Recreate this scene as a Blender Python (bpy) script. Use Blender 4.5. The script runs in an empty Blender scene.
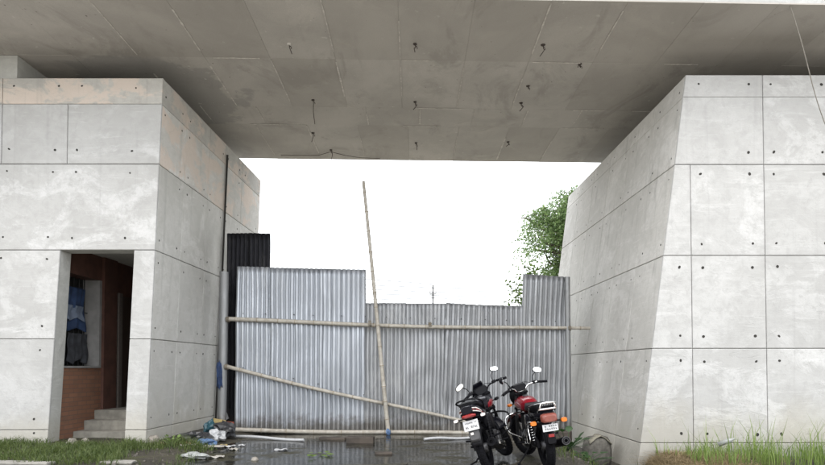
import bpy, math, random
from mathutils import Vector, Matrix, noise

R = math.radians
rnd = random.Random(7)
scene = bpy.context.scene
COL = scene.collection

# ------------------------------------------------------------------ camera
EYE = 1.25           # camera height above the ground, metres
F = 600.0            # focal length in pixels of the 825-wide photograph
PITCH = R(1.5)
HORIZON = 368.0
CY = HORIZON - F * math.tan(PITCH)
cam_d = bpy.data.cameras.new('camera')
cam = bpy.data.objects.new('camera', cam_d)
COL.objects.link(cam)
cam.location = (0, 0, EYE)
cam.rotation_euler = (R(90) + PITCH, 0, 0)
cam_d.sensor_width = 36
cam_d.lens = F / 825 * 36
cam_d.shift_y = (CY - 232.5) / 825
cam_d.clip_end = 3000
scene.camera = cam

# ------------------------------------------------------------------ sky, sun, exposure
SUN_EL, SUN_AZ = R(58), R(190)      # azimuth of the sun: behind the camera, a little to the left
world = bpy.data.worlds.new('World')
scene.world = world
world.use_nodes = True
wn, wl = world.node_tree.nodes, world.node_tree.links
wn.clear()
sky = wn.new('ShaderNodeTexSky')
sky.sky_type = 'NISHITA'
sky.sun_disc = False
sky.sun_elevation = SUN_EL
sky.sun_rotation = SUN_AZ
sky.dust_density = 4.0
sky.air_density = 1.5
mixc = wn.new('ShaderNodeMix'); mixc.data_type = 'RGBA'
mixc.inputs[0].default_value = 0.86          # overcast veil over the clear sky
cl = wn.new('ShaderNodeTexNoise'); cl.inputs['Scale'].default_value = 2.2; cl.inputs['Detail'].default_value = 5
cr = wn.new('ShaderNodeValToRGB')
cr.color_ramp.elements[0].color = (8.2, 8.5, 8.9, 1)
cr.color_ramp.elements[1].color = (10.6, 10.7, 10.8, 1)
wl.new(cl.outputs['Fac'], cr.inputs[0])
wl.new(sky.outputs[0], mixc.inputs[6]); wl.new(cr.outputs[0], mixc.inputs[7])
bg = wn.new('ShaderNodeBackground'); bg.inputs[1].default_value = 0.12
wo = wn.new('ShaderNodeOutputWorld')
wl.new(mixc.outputs[2], bg.inputs[0]); wl.new(bg.outputs[0], wo.inputs[0])

sun_d = bpy.data.lights.new('sun', 'SUN')
sun_d.energy = 0.5
sun_d.angle = R(30)
sun_d.color = (1.0, 0.96, 0.9)
sun = bpy.data.objects.new('sun', sun_d); COL.objects.link(sun)
sv = Vector((math.sin(SUN_AZ) * math.cos(SUN_EL), math.cos(SUN_AZ) * math.cos(SUN_EL), math.sin(SUN_EL)))
sun.rotation_euler = (-sv).to_track_quat('-Z', 'Y').to_euler()
sun.location = sv * 40

vs = scene.view_settings
vs.view_transform = 'Standard'; vs.look = 'None'; vs.gamma = 1.0; vs.use_curve_mapping = False
vs.exposure = 1.5
scene.cycles.max_bounces = 10
scene.cycles.diffuse_bounces = 6

# ------------------------------------------------------------------ pixel -> place
def ray(px, py):
    x = (px - 412.5) / F; y = -(py - CY) / F
    c, s = math.cos(PITCH), math.sin(PITCH)
    return Vector((x, c - y * s, s + y * c))
def on_y(px, py, Y):
    d = ray(px, py); t = Y / d.y
    return Vector((d.x * t, Y, EYE + d.z * t))
def on_z(px, py, z=0.0):
    d = ray(px, py); t = (z - EYE) / d.z
    return Vector((d.x * t, d.y * t, z))

# ------------------------------------------------------------------ object helpers
def tag(o, label=None, cat=None, group=None, kind=None):
    if label: o['label'] = label
    if cat: o['category'] = cat
    if group: o['group'] = group
    if kind: o['kind'] = kind
    return o
def empty(name, loc=(0, 0, 0), rot=(0, 0, 0)):
    o = bpy.data.objects.new(name, None); COL.objects.link(o)
    o.location = loc; o.rotation_euler = rot; o.empty_display_size = 0.2
    return o

class MB:
    """collects faces, builds one mesh object"""
    def __init__(s): s.v = []; s.f = []; s.sm = []
    def add(s, verts, faces, smooth=False):
        n = len(s.v); s.v += [tuple(p) for p in verts]
        s.f += [tuple(i + n for i in f) for f in faces]; s.sm += [smooth] * len(faces)
        return s
    def hexa(s, p):      # p: 4 bottom pts (ccw from above) + 4 top pts
        return s.add(p, [(3, 2, 1, 0), (4, 5, 6, 7), (0, 1, 5, 4), (1, 2, 6, 5), (2, 3, 7, 6), (3, 0, 4, 7)])
    def box(s, c, d, rot=None):
        x, y, z = (k / 2 for k in d); c = Vector(c)
        p = [Vector(q) for q in ((-x, -y, -z), (x, -y, -z), (x, y, -z), (-x, y, -z), (-x, -y, z), (x, -y, z), (x, y, z), (-x, y, z))]
        if rot is not None: p = [rot @ q for q in p]
        return s.hexa([c + q for q in p])
    def tube(s, pts, r, n=8, caps=True, smooth=True):
        pts = [Vector(p) for p in pts]; m = len(pts)
        rr = r if isinstance(r, (list, tuple)) else [r] * m
        t0 = (pts[1] - pts[0]).normalized()
        u = t0.orthogonal().normalized(); rings = []
        for i, p in enumerate(pts):
            t = (pts[min(i + 1, m - 1)] - pts[max(i - 1, 0)]).normalized()
            u = (u - t * u.dot(t)).normalized(); w = t.cross(u)
            rings.append([p + (u * math.cos(2 * math.pi * k / n) + w * math.sin(2 * math.pi * k / n)) * rr[i] for k in range(n)])
        return s.rings(rings, caps, smooth)
    def rings(s, rings, caps=True, smooth=True, closed=False):
        n = len(rings[0]); v = [q for r_ in rings for q in r_]; f = []
        m = len(rings)
        for i in range(m if closed else m - 1):
            a, b = i * n, ((i + 1) % m) * n
            for k in range(n):
                f.append((a + k, a + (k + 1) % n, b + (k + 1) % n, b + k))
        s.add(v, f, smooth)
        if caps and not closed:
            s.add(rings[0], [tuple(range(n - 1, -1, -1))]); s.add(rings[-1], [tuple(range(n))])
        return s
    def loft(s, secs, n=16, caps=True):
        """secs: (x, yc, zc, halfw, halfh, exponent): super-ellipse rings across x"""
        rg = []
        for x, yc, zc, hw, hh, e in secs:
            ring = []
            for k in range(n):
                a = 2 * math.pi * k / n; c, q = math.cos(a), math.sin(a)
                ring.append((x, yc + hw * math.copysign(abs(c) ** (2 / e), c), zc + hh * math.copysign(abs(q) ** (2 / e), q)))
            rg.append(ring)
        return s.rings(rg, caps)
    def lathe_y(s, prof, c, n=28, smooth=True):
        """prof: (radius, y) closed outline turned about the y axis through c"""
        c = Vector(c); rg = []
        for k in range(n):
            a = 2 * math.pi * k / n
            rg.append([c + Vector((r * math.cos(a), y, r * math.sin(a))) for r, y in prof])
        return s.rings(rg, False, smooth, closed=True)
    def grid(s, nx, ny, fn, smooth=True):
        v = [fn(i / nx, j / ny) for j in range(ny + 1) for i in range(nx + 1)]
        f = [(j * (nx + 1) + i, j * (nx + 1) + i + 1, (j + 1) * (nx + 1) + i + 1, (j + 1) * (nx + 1) + i) for j in range(ny) for i in range(nx)]
        return s.add(v, f, smooth)
    def build(s, name, mat, parent=None, xf=None, bevel=0, solid=0):
        me = bpy.data.meshes.new(name)
        v = s.v if xf is None else [tuple(xf @ Vector(p)) for p in s.v]
        me.from_pydata(v, [], s.f)
        me.polygons.foreach_set('use_smooth', s.sm)
        me.update()
        if mat is not None: me.materials.append(mat)
        o = bpy.data.objects.new(name, me); COL.objects.link(o)
        if parent is not None: o.parent = parent
        if solid:
            m = o.modifiers.new('thick', 'SOLIDIFY'); m.thickness = solid; m.offset = 0
        if bevel:
            m = o.modifiers.new('edge', 'BEVEL'); m.width = bevel; m.segments = 2; m.limit_method = 'ANGLE'; m.angle_limit = R(40)
        return o

def spline(pts, per=6):
    pts = [Vector(p) for p in pts]; out = []
    for i in range(len(pts) - 1):
        p0 = pts[max(i - 1, 0)]; p1 = pts[i]; p2 = pts[i + 1]; p3 = pts[min(i + 2, len(pts) - 1)]
        for k in range(per):
            t = k / per
            out.append(0.5 * ((2 * p1) + (p2 - p0) * t + (2 * p0 - 5 * p1 + 4 * p2 - p3) * t * t + (3 * p1 - p0 - 3 * p2 + p3) * t ** 3))
    out.append(pts[-1]); return out
def sstep(a, b, x):
    t = min(1, max(0, (x - a) / (b - a))); return t * t * (3 - 2 * t)

# ------------------------------------------------------------------ materials
class NT:
    def __init__(s, name):
        s.m = bpy.data.materials.new(name); s.m.use_nodes = True
        s.n = s.m.node_tree.nodes; s.l = s.m.node_tree.links
        s.b = s.n['Principled BSDF']; s.co = s.n.new('ShaderNodeTexCoord')
    def put(s, sock, val):
        if hasattr(val, 'is_linked') or isinstance(val, bpy.types.NodeSocket): s.l.new(val, sock)
        else: sock.default_value = val
    def noise(s, scale, detail=4, rough=0.55, dist=0, mp=None, loc=(0, 0, 0), own=0):
        n = s.n.new('ShaderNodeTexNoise')
        n.inputs['Scale'].default_value = scale; n.inputs['Detail'].default_value = detail
        n.inputs['Roughness'].default_value = rough; n.inputs['Distortion'].default_value = dist
        m = s.n.new('ShaderNodeMapping'); s.l.new(s.co.outputs['Object'], m.inputs[0])
        if mp: m.inputs['Scale'].default_value = mp
        m.inputs['Location'].default_value = loc
        if own:
            c = s.n.new('ShaderNodeCombineXYZ'); r_ = s.rand()
            for k, q in enumerate((own, own * .37, own * 1.7)): s.l.new(s.math('MULTIPLY', r_, q), c.inputs[k])
            ad = s.n.new('ShaderNodeVectorMath'); ad.operation = 'ADD'
            s.l.new(m.outputs[0], ad.inputs[0]); s.l.new(c.outputs[0], ad.inputs[1]); s.l.new(ad.outputs[0], n.inputs['Vector'])
        else:
            s.l.new(m.outputs[0], n.inputs['Vector'])
        return n.outputs['Fac']
    def ramp(s, fac, a, b, v0=0.0, v1=1.0):
        n = s.n.new('ShaderNodeMapRange'); n.interpolation_type = 'SMOOTHSTEP'
        s.put(n.inputs[0], fac); n.inputs[1].default_value = a; n.inputs[2].default_value = b
        n.inputs[3].default_value = v0; n.inputs[4].default_value = v1
        return n.outputs[0]
    def math(s, op, a, b=0.0):
        n = s.n.new('ShaderNodeMath'); n.operation = op; s.put(n.inputs[0], a); s.put(n.inputs[1], b); return n.outputs[0]
    def mix(s, fac, a, b, mode='MIX'):
        n = s.n.new('ShaderNodeMix'); n.data_type = 'RGBA'; n.blend_type = mode
        s.put(n.inputs[0], fac)
        for sock, c in ((n.inputs[6], a), (n.inputs[7], b)):
            if isinstance(c, tuple): c = (*c[:3], 1)
            s.put(sock, c)
        return n.outputs[2]
    def rand(s):
        n = s.n.new('ShaderNodeObjectInfo'); return n.outputs['Random']
    def pos(s):
        n = s.n.new('ShaderNodeSeparateXYZ'); s.l.new(s.co.outputs['Object'], n.inputs[0]); return n.outputs
    def bump(s, h, dist=0.01, strength=0.6):
        n = s.n.new('ShaderNodeBump'); n.inputs['Strength'].default_value = strength; n.inputs['Distance'].default_value = dist
        s.put(n.inputs['Height'], h); s.l.new(n.outputs[0], s.b.inputs['Normal'])
    def out(s, col=None, rough=None, metal=None, spec=None):
        if col is not None: s.put(s.b.inputs['Base Color'], (*col, 1) if isinstance(col, tuple) and len(col) == 3 else col)
        if rough is not None: s.put(s.b.inputs['Roughness'], rough)
        if metal is not None: s.put(s.b.inputs['Metallic'], metal)
        if spec is not None: s.b.inputs['Specular IOR Level'].default_value = spec
        return s.m

def simple(name, col, rough=0.5, metal=0.0, var=0.12, scale=30, bump=0.0):
    t = NT(name); n = t.noise(scale, 4)
    c = t.mix(t.ramp(n, .3, .7), tuple(k * (1 - var) for k in col), tuple(min(1, k * (1 + var)) for k in col))
    if bump: t.bump(n, bump)
    return t.out(c, rough, metal)

def concrete(name, base, pale, dark, pale_amt=0.5, peach=0.0, streak=0.5, loc=0.0):
    t = NT(name); L = (loc, loc * .7, loc * 1.3)
    big = t.noise(0.55, 5, .6, .4, loc=L)
    col = t.mix(t.ramp(big, .32, .68), dark, base)
    skim = t.noise(1.15, 9, .62, .7, mp=(1, 1, 1.5), loc=L, own=19)
    skm = t.ramp(skim, .51 - .09 * pale_amt, .62 - .07 * pale_amt)
    amt = t.ramp(t.math('FRACT', t.math('MULTIPLY', t.rand(), 7.3)), 0, 1, .55, 1.25)
    skm = t.math('MULTIPLY', t.math('MULTIPLY', skm, amt), t.ramp(t.noise(11, 6, .7, .2, loc=L), .30, .52, .25, 1.0))
    col = t.mix(t.math('MULTIPLY', skm, .55), col, pale)
    trowel = t.noise(2.2, 7, .65, 1.2, mp=(.35, .35, 2.6), loc=L, own=23)
    col = t.mix(t.ramp(trowel, .55, .75, 0, .45), col, pale)
    mott = t.noise(6.5, 8, .72, .5, loc=L)
    col = t.mix(t.ramp(mott, .42, .66, .0, .45), col, tuple(k * .86 for k in dark))
    brush = t.noise(3.0, 8, .7, .6, mp=(.5, .5, 4.5), loc=(loc + 2, 6, 3))
    col = t.mix(t.ramp(brush, .57, .70, 0, .4), col, tuple(min(.72, k * 1.06) for k in pale))
    if peach:
        pn = t.noise(1.9, 8, .68, .5, mp=(.6, .6, 1), loc=(3 + loc, 1, 5))
        col = t.mix(t.ramp(pn, .58 - .12 * peach, .63 - .09 * peach, 0, .65), col, (.60, .495, .42))
    # narrow run-off streaks from the joints and ties
    st = t.noise(1.0, 6, .6, .15, mp=(7, 7, .35), loc=L)
    col = t.mix(t.ramp(st, .55, .76, 0, .6 * streak), col, tuple(k * .62 for k in dark))
    gr = t.noise(2.6, 7, .7, .3, loc=(loc + 9, 2, 2))
    col = t.mix(t.ramp(gr, .60, .80, 0, .5 * streak), col, (dark[0] * .74, dark[1] * .72, dark[2] * .68))
    # hairline cracks / pour edges
    ed = t.noise(.7, 2.5, .45, .25, mp=(.55, .55, 1.5), loc=(loc + 4, 4, 1))
    band = t.math('ABSOLUTE', t.math('SUBTRACT', ed, .5))
    crack = t.math('MULTIPLY', t.ramp(band, .0, .0035, 1, 0), t.ramp(mott, .45, .6))
    col = t.mix(t.math('MULTIPLY', crack, .1), col, (dark[0] * .5, dark[1] * .49, dark[2] * .46))
    # mud splash and damp tide marks on the lowest courses
    zz = t.math('ADD', t.pos()[2], t.math('MULTIPLY', t.noise(1.3, 7, .65, .4, mp=(1, 1, .6), loc=(5, loc, 2)), -1.7))
    col = t.mix(t.ramp(zz, -.75, .0, .5, 0), col, (.36, .33, .255))
    fine = t.noise(70, 5, .7)
    col = t.mix(t.ramp(fine, .25, .75, .16, 0), col, (dark[0] * .55, dark[1] * .55, dark[2] * .53))
    pit = t.noise(24, 3, .6)
    col = t.mix(t.ramp(pit, .70, .76, 0, .35), col, (dark[0] * .5, dark[1] * .5, dark[2] * .5))
    # every pour dried to its own tone
    tone = t.ramp(t.rand(), 0, 1, .0, .28)
    col = t.mix(tone, col, tuple(k * .72 for k in base))
    h = t.math('ADD', t.math('MULTIPLY', skm, .5), t.math('MULTIPLY', fine, .22))
    h = t.math('ADD', h, t.math('MULTIPLY', trowel, .7))
    h = t.math('SUBTRACT', h, t.math('MULTIPLY', crack, .2))
    t.bump(h, .008, .75)
    return t.out(col, t.ramp(skim, .3, .7, .78, .93), spec=.3)

M = {}
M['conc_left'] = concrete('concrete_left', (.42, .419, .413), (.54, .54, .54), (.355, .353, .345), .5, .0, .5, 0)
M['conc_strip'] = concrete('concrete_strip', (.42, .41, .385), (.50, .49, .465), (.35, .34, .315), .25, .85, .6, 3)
M['conc_left_side'] = concrete('concrete_left_side', (.525, .52, .50), (.63, .625, .61), (.44, .435, .41), .3, .0, .7, 6)  # side face painted paler than the front, standing in for fill light
M['conc_left_side_peel'] = concrete('concrete_left_side_peeling', (.51, .50, .475), (.64, .63, .61), (.44, .43, .405), .5, .7, .7, 8)  # peeling patches over a base paled in place of fill light
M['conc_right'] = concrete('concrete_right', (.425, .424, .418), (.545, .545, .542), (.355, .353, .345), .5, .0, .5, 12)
M['conc_right_side'] = concrete('concrete_right_side', (.525, .515, .49), (.63, .62, .60), (.43, .42, .395), .3, .0, 1.0, 16)  # paler than the right front: missing fill light put into the colour
M['conc_core'] = concrete('concrete_core', (.45, .45, .43), (.53, .53, .51), (.38, .38, .36), .2, .0, .5, 20)
M['joint'] = simple('joint_mortar', (.13, .125, .115), .95)

def soffit_mat():
    t = NT('concrete_soffit')
    big = t.noise(.45, 6, .6, .5)
    col = t.mix(t.ramp(big, .3, .7), (.36, .34, .315), (.49, .463, .43))
    gr = t.noise(3.0, 7, .65, .2, mp=(1, .35, 1))
    col = t.mix(t.ramp(gr, .5, .8, 0, .5), col, (.30, .28, .255))
    pale = t.noise(1.4, 8, .65, .8, loc=(5, 2, 0))
    col = t.mix(t.ramp(pale, .54, .70, 0, .6), col, (.50, .47, .43))
    blot = t.noise(1.0, 7, .7, 1.0, mp=(1, .6, 1), loc=(9, 4, 0))
    col = t.mix(t.ramp(blot, .52, .66, 0, .5), col, (.25, .233, .212))
    # damp patch with a ragged edge beside the left abutment
    p = t.pos()
    wob = t.math('MULTIPLY', t.math('SUBTRACT', t.noise(1.3, 6, .6, .3, loc=(2, 7, 0)), .5), 1.5)
    dx = t.math('DIVIDE', t.math('ADD', p[0], 4.75), 1.55)
    dy = t.math('DIVIDE', t.math('SUBTRACT', p[1], 11.0), 1.5)
    rr = t.math('ADD', t.math('SQRT', t.math('ADD', t.math('MULTIPLY', dx, dx), t.math('MULTIPLY', dy, dy))), wob)
    damp = t.ramp(rr, .90, 1.0, 1, 0)
    col = t.mix(t.math('MULTIPLY', damp, .6), col, (.26, .255, .245))
    spots = t.noise(7, 2, .5, 0, loc=(1, 3, 0))
    col = t.mix(t.ramp(spots, .725, .735, 0, .7), col, (.55, .53, .5))
    dots = t.noise(14, 2, .5, 0, loc=(8, 3, 0))
    col = t.mix(t.ramp(dots, .755, .765, 0, .7), col, (.06, .055, .05))
    fine = t.noise(60, 5, .7)
    col = t.mix(t.ramp(fine, .3, .7, .2, 0), col, (.18, .17, .155))
    col = t.mix(t.ramp(t.rand(), 0, 1, 0, .4), col, (.29, .27, .243))
    t.bump(t.math('ADD', t.math('MULTIPLY', fine, .3), gr), .006, .6)
    return t.out(col, .8, spec=.3)
M['soffit'] = soffit_mat()
M['fin'] = simple('cement_fin', (.50, .475, .44), .9, var=.2, scale=14)
M['hole'] = simple('hole_shade_pipe_black', (.025, .023, .02), .9)  # dark colour paints the shade in the tie holes; drain pipe shares it

def galv(name, base, pale, dull, rough=.42):
    t = NT(name)
    st = t.noise(1.2, 6, .6, .1, mp=(9, 9, .35))
    col = t.mix(t.ramp(st, .15, .85), dull, base)
    ox = t.noise(2.4, 8, .65, .3, mp=(1.5, 1.5, .7), loc=(2, 2, 2))
    oxm = t.ramp(ox, .52, .66)
    col = t.mix(t.math('MULTIPLY', oxm, .6), col, pale)
    dr = t.noise(1.5, 5, .6, .2, mp=(3, 3, .6), loc=(7, 1, 3))
    col = t.mix(t.ramp(dr, .62, .75, 0, .45), col, tuple(k * .5 for k in dull))
    rust = t.noise(5, 6, .7, .3, loc=(4, 4, 4))
    col = t.mix(t.ramp(rust, .70, .80, 0, .5), col, (.20, .12, .07))
    sp = t.noise(45, 2, .5)
    col = t.mix(t.ramp(sp, .35, .65, .12, 0), col, dull)
    col = t.mix(t.ramp(t.rand(), 0, 1, 0, .55), col, dull)
    zsp = t.math('ADD', t.pos()[2], t.math('MULTIPLY', t.noise(4, 7, .7, .2, loc=(1, 5, 2)), -.75))
    col = t.mix(t.ramp(zsp, -.28, .02, .75, 0), col, (.11, .095, .075))
    t.bump(t.noise(3, 4, .5), .01, .12)
    return t.out(col, t.ramp(ox, .3, .7, rough - .08, rough + .16), .8)
M['galv'] = galv('galvanised_new', (.47, .495, .53), (.58, .595, .615), (.35, .37, .40), .5)
M['galv_old'] = galv('galvanised_old', (.38, .392, .405), (.49, .495, .50), (.28, .285, .295), .56)
M['galv_dark'] = galv('black_painted_sheet', (.030, .031, .036), (.10, .10, .10), (.020, .020, .024), .6)
M['pipe'] = galv('grey_steel_pipe', (.33, .335, .34), (.42, .42, .42), (.24, .245, .25), .55)

def bamboo_mat():
    t = NT('dry_bamboo')
    n = t.noise(3, 6, .6, .2, mp=(4, 4, 4))
    col = t.mix(t.ramp(n, .3, .7), (.27, .245, .205), (.40, .375, .33))
    s_ = t.noise(14, 5, .7)
    col = t.mix(t.ramp(s_, .56, .75, 0, .6), col, (.16, .125, .09))
    t.bump(s_, .004, .5)
    return t.out(col, .6)
M['bamboo'] = bamboo_mat()
M['bamboo_node'] = simple('bamboo_node', (.20, .16, .11), .7)

def ground_mat():
    t = NT('wet_mud')
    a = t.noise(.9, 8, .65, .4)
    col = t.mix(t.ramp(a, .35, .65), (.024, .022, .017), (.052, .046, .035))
    b = t.noise(5, 7, .7, .2)
    col = t.mix(t.ramp(b, .5, .7, 0, .7), col, (.082, .073, .055))
    moss = t.noise(1.6, 6, .6, .3, loc=(3, 9, 1))
    col = t.mix(t.ramp(moss, .56, .68, 0, .55), col, (.06, .065, .025))
    fine = t.noise(38, 6, .75)
    col = t.mix(t.ramp(fine, .45, .75, 0, .6), col, (.03, .027, .022))
    # unseen ground in front of the bridge, paled to bounce fill light
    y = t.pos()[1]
    front_bounce = t.ramp(t.math('ADD', y, t.math('MULTIPLY', a, 1.2)), 6.6, 7.8, 1, 0)
    col = t.mix(t.math('MULTIPLY', front_bounce, .9), col, (.40, .375, .33))
    far = t.ramp(y, 13.5, 16, 0, 1)  # hidden ground behind the fence, also paled to bounce light
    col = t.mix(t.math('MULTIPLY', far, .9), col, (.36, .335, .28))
    t.bump(t.math('ADD', t.math('MULTIPLY', b, .7), t.math('MULTIPLY', fine, .4)), .03, .8)
    return t.out(col, t.ramp(a, .4, .6, .5, .9), spec=.25)
M['ground'] = ground_mat()
def water_mat():
    t = NT('muddy_water')
    n = t.noise(6, 4, .55, .3, mp=(1, 1.6, 1))
    t.bump(n, .010, .45)
    s_ = t.noise(2.2, 6, .65, .4)
    col = t.mix(t.ramp(s_, .5, .66), (.012, .012, .010), (.03, .028, .02))
    t.b.inputs['IOR'].default_value = 1.33
    sc_ = t.noise(1.1, 8, .68, .6, mp=(.6, 1.3, 1), loc=(2, 3, 0)); scm = t.ramp(sc_, .50, .60)
    col = t.mix(t.math('MULTIPLY', scm, .85), col, (.040, .037, .022))
    return t.out(col, spec=.22, rough=t.math('ADD', t.ramp(s_, .5, .70, .06, .2), t.math('MULTIPLY', scm, .42)))
M['water'] = water_mat()

def foliage(name, a, b, rough=.55):
    t = NT(name); g = t.n.new('ShaderNodeNewGeometry')
    col = t.mix(g.outputs['Random Per Island'], a, b)
    t.b.inputs['Subsurface Weight'].default_value = 0
    tr = t.n.new('ShaderNodeBsdfTranslucent'); t.l.new(col, tr.inputs[0])
    ms = t.n.new('ShaderNodeMixShader'); ms.inputs[0].default_value = .4
    t.out(col, rough)
    t.l.new(t.b.outputs[0], ms.inputs[1]); t.l.new(tr.outputs[0], ms.inputs[2])
    t.l.new(ms.outputs[0], t.n['Material Output'].inputs[0])
    return t.m
M['leaf'] = foliage('tree_leaf', (.08, .145, .045), (.21, .30, .11))
M['leaf_bright'] = foliage('shrub_leaf', (.08, .14, .03), (.19, .27, .07))
M['leaf_dark'] = foliage('weed_leaf', (.02, .05, .018), (.045, .10, .03))
M['grass'] = foliage('grass_blade', (.045, .075, .016), (.12, .155, .045))
M['grass_tall'] = foliage('tall_grass_blade', (.10, .17, .03), (.24, .32, .09))
M['straw'] = foliage('dry_straw', (.20, .15, .08), (.40, .32, .19), .8)
M['bark'] = simple('bark', (.10, .085, .065), .9, var=.35, scale=9, bump=.02)

def brick_mat():
    t = NT('painted_brick')
    b = t.n.new('ShaderNodeTexBrick')
    mp = t.n.new('ShaderNodeMapping'); mp.inputs['Rotation'].default_value = (R(90), 0, R(90))
    cx = t.n.new('ShaderNodeCombineXYZ'); p = t.pos()
    t.l.new(p[1], cx.inputs[0]); t.l.new(p[2], cx.inputs[1])
    t.l.new(cx.outputs[0], b.inputs['Vector'])
    b.inputs['Scale'].default_value = 1; b.inputs['Brick Width'].default_value = .25; b.inputs['Row Height'].default_value = .075
    b.inputs['Mortar Size'].default_value = .006
    b.inputs['Color1'].default_value = (.22, .105, .062, 1); b.inputs['Color2'].default_value = (.18, .085, .052, 1)
    b.inputs['Mortar'].default_value = (.12, .08, .06, 1)
    n = t.noise(4, 6, .6)
    c = t.mix(t.ramp(n, .5, .75, 0, .5), b.outputs[0], (.12, .075, .055))
    t.bump(b.outputs['Fac'], -.006, .5)
    return t.out(c, .8)
M['brick'] = brick_mat()
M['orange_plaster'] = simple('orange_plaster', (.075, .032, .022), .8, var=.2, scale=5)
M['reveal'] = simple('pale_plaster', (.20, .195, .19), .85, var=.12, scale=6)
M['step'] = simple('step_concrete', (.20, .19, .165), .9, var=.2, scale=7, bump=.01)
M['slab_conc'] = simple('slab_concrete', (.22, .21, .19), .9, var=.2, scale=7, bump=.01)
M['door_trim'] = simple('door_trim', (.10, .085, .075), .8)
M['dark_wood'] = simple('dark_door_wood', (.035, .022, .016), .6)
M['dark_iron'] = simple('dark_iron', (.03, .03, .03), .6, .5)
M['blue_cloth'] = simple('blue_cloth', (.022, .045, .11), .85, var=.3, scale=5)
M['white_cloth'] = simple('white_cloth', (.13, .16, .22), .85, var=.1, scale=8)
M['grey_cloth'] = simple('grey_cloth', (.03, .032, .038), .9, var=.3, scale=9)

# =================================================================== GROUND
def gz(x, y):
    """ground height: a shallow basin that holds the puddle, a ditch along the right abutment"""
    n1 = noise.noise(Vector((x * .55, y * .9, 1.7))); n2 = noise.noise(Vector((x * 2.3, y * 2.6, 4.1))); n3 = noise.noise(Vector((x * 7, y * 7, 9.1)))
    z = .006 + .014 * n1 + .010 * n2 + .004 * n3
    basin = sstep(-3.6, -2.5, x) * (1 - sstep(1.2, 1.75, x)) * sstep(7.2, 8.1, y + .25 * n1 - .12 * x) * (1 - sstep(12.2, 12.8, y))
    z -= .034 * basin
    z += .03 * (1 - basin)
    ditch = sstep(2.15, 2.95, x) * sstep(6.4, 8.4, y) * (1 - sstep(13.5, 15.0, y))
    z -= .36 * ditch
    mound = sstep(3.2, 3.8, x) * (1 - sstep(9.0, 9.3, y)) * sstep(7.2, 8.6, y)
    z += .26 * mound
    lb = (1 - sstep(-3.6, -2.9, x)) * sstep(6.6, 8.0, y)
    z += .03 * lb
    return z
def lines(segs):
    out = []
    for a, b, st in segs:
        k = max(1, round((b - a) / st)); out += [a + (b - a) * i / k for i in range(k)]
    out.append(segs[-1][1]); return out
xs = lines([(-600, -60, 90), (-60, -12, 8), (-12, -6.5, .5), (-6.5, 6.8, .07), (6.8, 12, .5), (12, 60, 8), (60, 600, 90)])
ys = lines([(-300, -20, 40), (-20, 6.0, 2), (6.0, 13.0, .07), (13, 18, .4), (18, 60, 6), (60, 900, 120)])
g = MB(); nx_ = len(xs)
g.add([(x, y, gz(x, y) if (-12 < x < 12 and 5 < y < 18) else 0.02) for y in ys for x in xs],
      [(j * nx_ + i, j * nx_ + i + 1, (j + 1) * nx_ + i + 1, (j + 1) * nx_ + i) for j in range(len(ys) - 1) for i in range(nx_ - 1)], True)
tag(g.build('ground', M['ground']), 'dark wet muddy ground running under the bridge', kind='structure')
w = MB()
w.grid(8, 8, lambda u, v: (-3.75 + 5.6 * u, 6.9 + 5.9 * v, 0.0))
tag(w.build('puddle', M['water']), 'dark rain puddle lying in front of the metal fence', kind='structure')

# =================================================================== PANELS
def panel(name, a, b, c, d, nrm, mat, parent, gaps=(.006, .006, .006, .006), th=.035, ch=.007):
    """slab with chamfered edges. a,b,c,d: bottom-left, bottom-right, top-right, top-left of the OUTER face as seen from
    outside; gaps: inset at left, right, bottom, top"""
    a, b, c, d = (Vector(p) for p in (a, b, c, d)); nrm = Vector(nrm).normalized()
    gl, gr, gb, gt = gaps
    def ins(e):
        wl = (b - a).length; wt = (c - d).length; hl = (d - a).length; hr = (c - b).length
        A = a + (b - a).normalized() * (gl + e) + (d - a).normalized() * (gb + e)
        B = b - (b - a).normalized() * (gr + e) + (c - b).normalized() * (gb + e)
        C = c - (c - d).normalized() * (gr + e) - (c - b).normalized() * (gt + e)
        D = d + (c - d).normalized() * (gl + e) - (d - a).normalized() * (gt + e)
        return [A, B, C, D]
    o = ins(0); i = ins(ch)
    v = [p - nrm * th for p in o] + [p - nrm * ch for p in o] + i
    f = []
    for k in range(4):
        n = (k + 1) % 4
        f += [(k, n, 4 + n, 4 + k), (4 + k, 4 + n, 8 + n, 8 + k)]
    f += [(8, 9, 10, 11), (3, 2, 1, 0)]
    return MB().add(v, f).build(name, mat, parent)

hole_me = None
def tie_hole(p, nrm, parent, r=.018):
    """tie hole: a cup with a rim, 3 mm proud, painted dark for the shade inside"""
    global hole_me
    if hole_me is None:
        m = MB(); n = 10
        ring = lambda rr, z: [(rr * math.cos(2 * math.pi * k / n), rr * math.sin(2 * math.pi * k / n), z) for k in range(n)]
        m.rings([ring(1, -.4), ring(1, .14), ring(.82, .14), ring(.7, .02)], True, False)
        o = m.build('tie_hole', M['hole'], parent); hole_me = o.data
    else:
        o = bpy.data.objects.new('tie_hole', hole_me); COL.objects.link(o); o.parent = parent
    nrm = Vector(nrm).normalized()
    o.matrix_local = Matrix.Translation(p) @ nrm.to_track_quat('Z', 'Y').to_matrix().to_4x4() @ Matrix.Rotation(rnd.uniform(0, 6), 4, 'Z') @ Matrix.Diagonal((r * rnd.uniform(.7, 1.3), r * rnd.uniform(.7, 1.2), r, 1))
    return o

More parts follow.
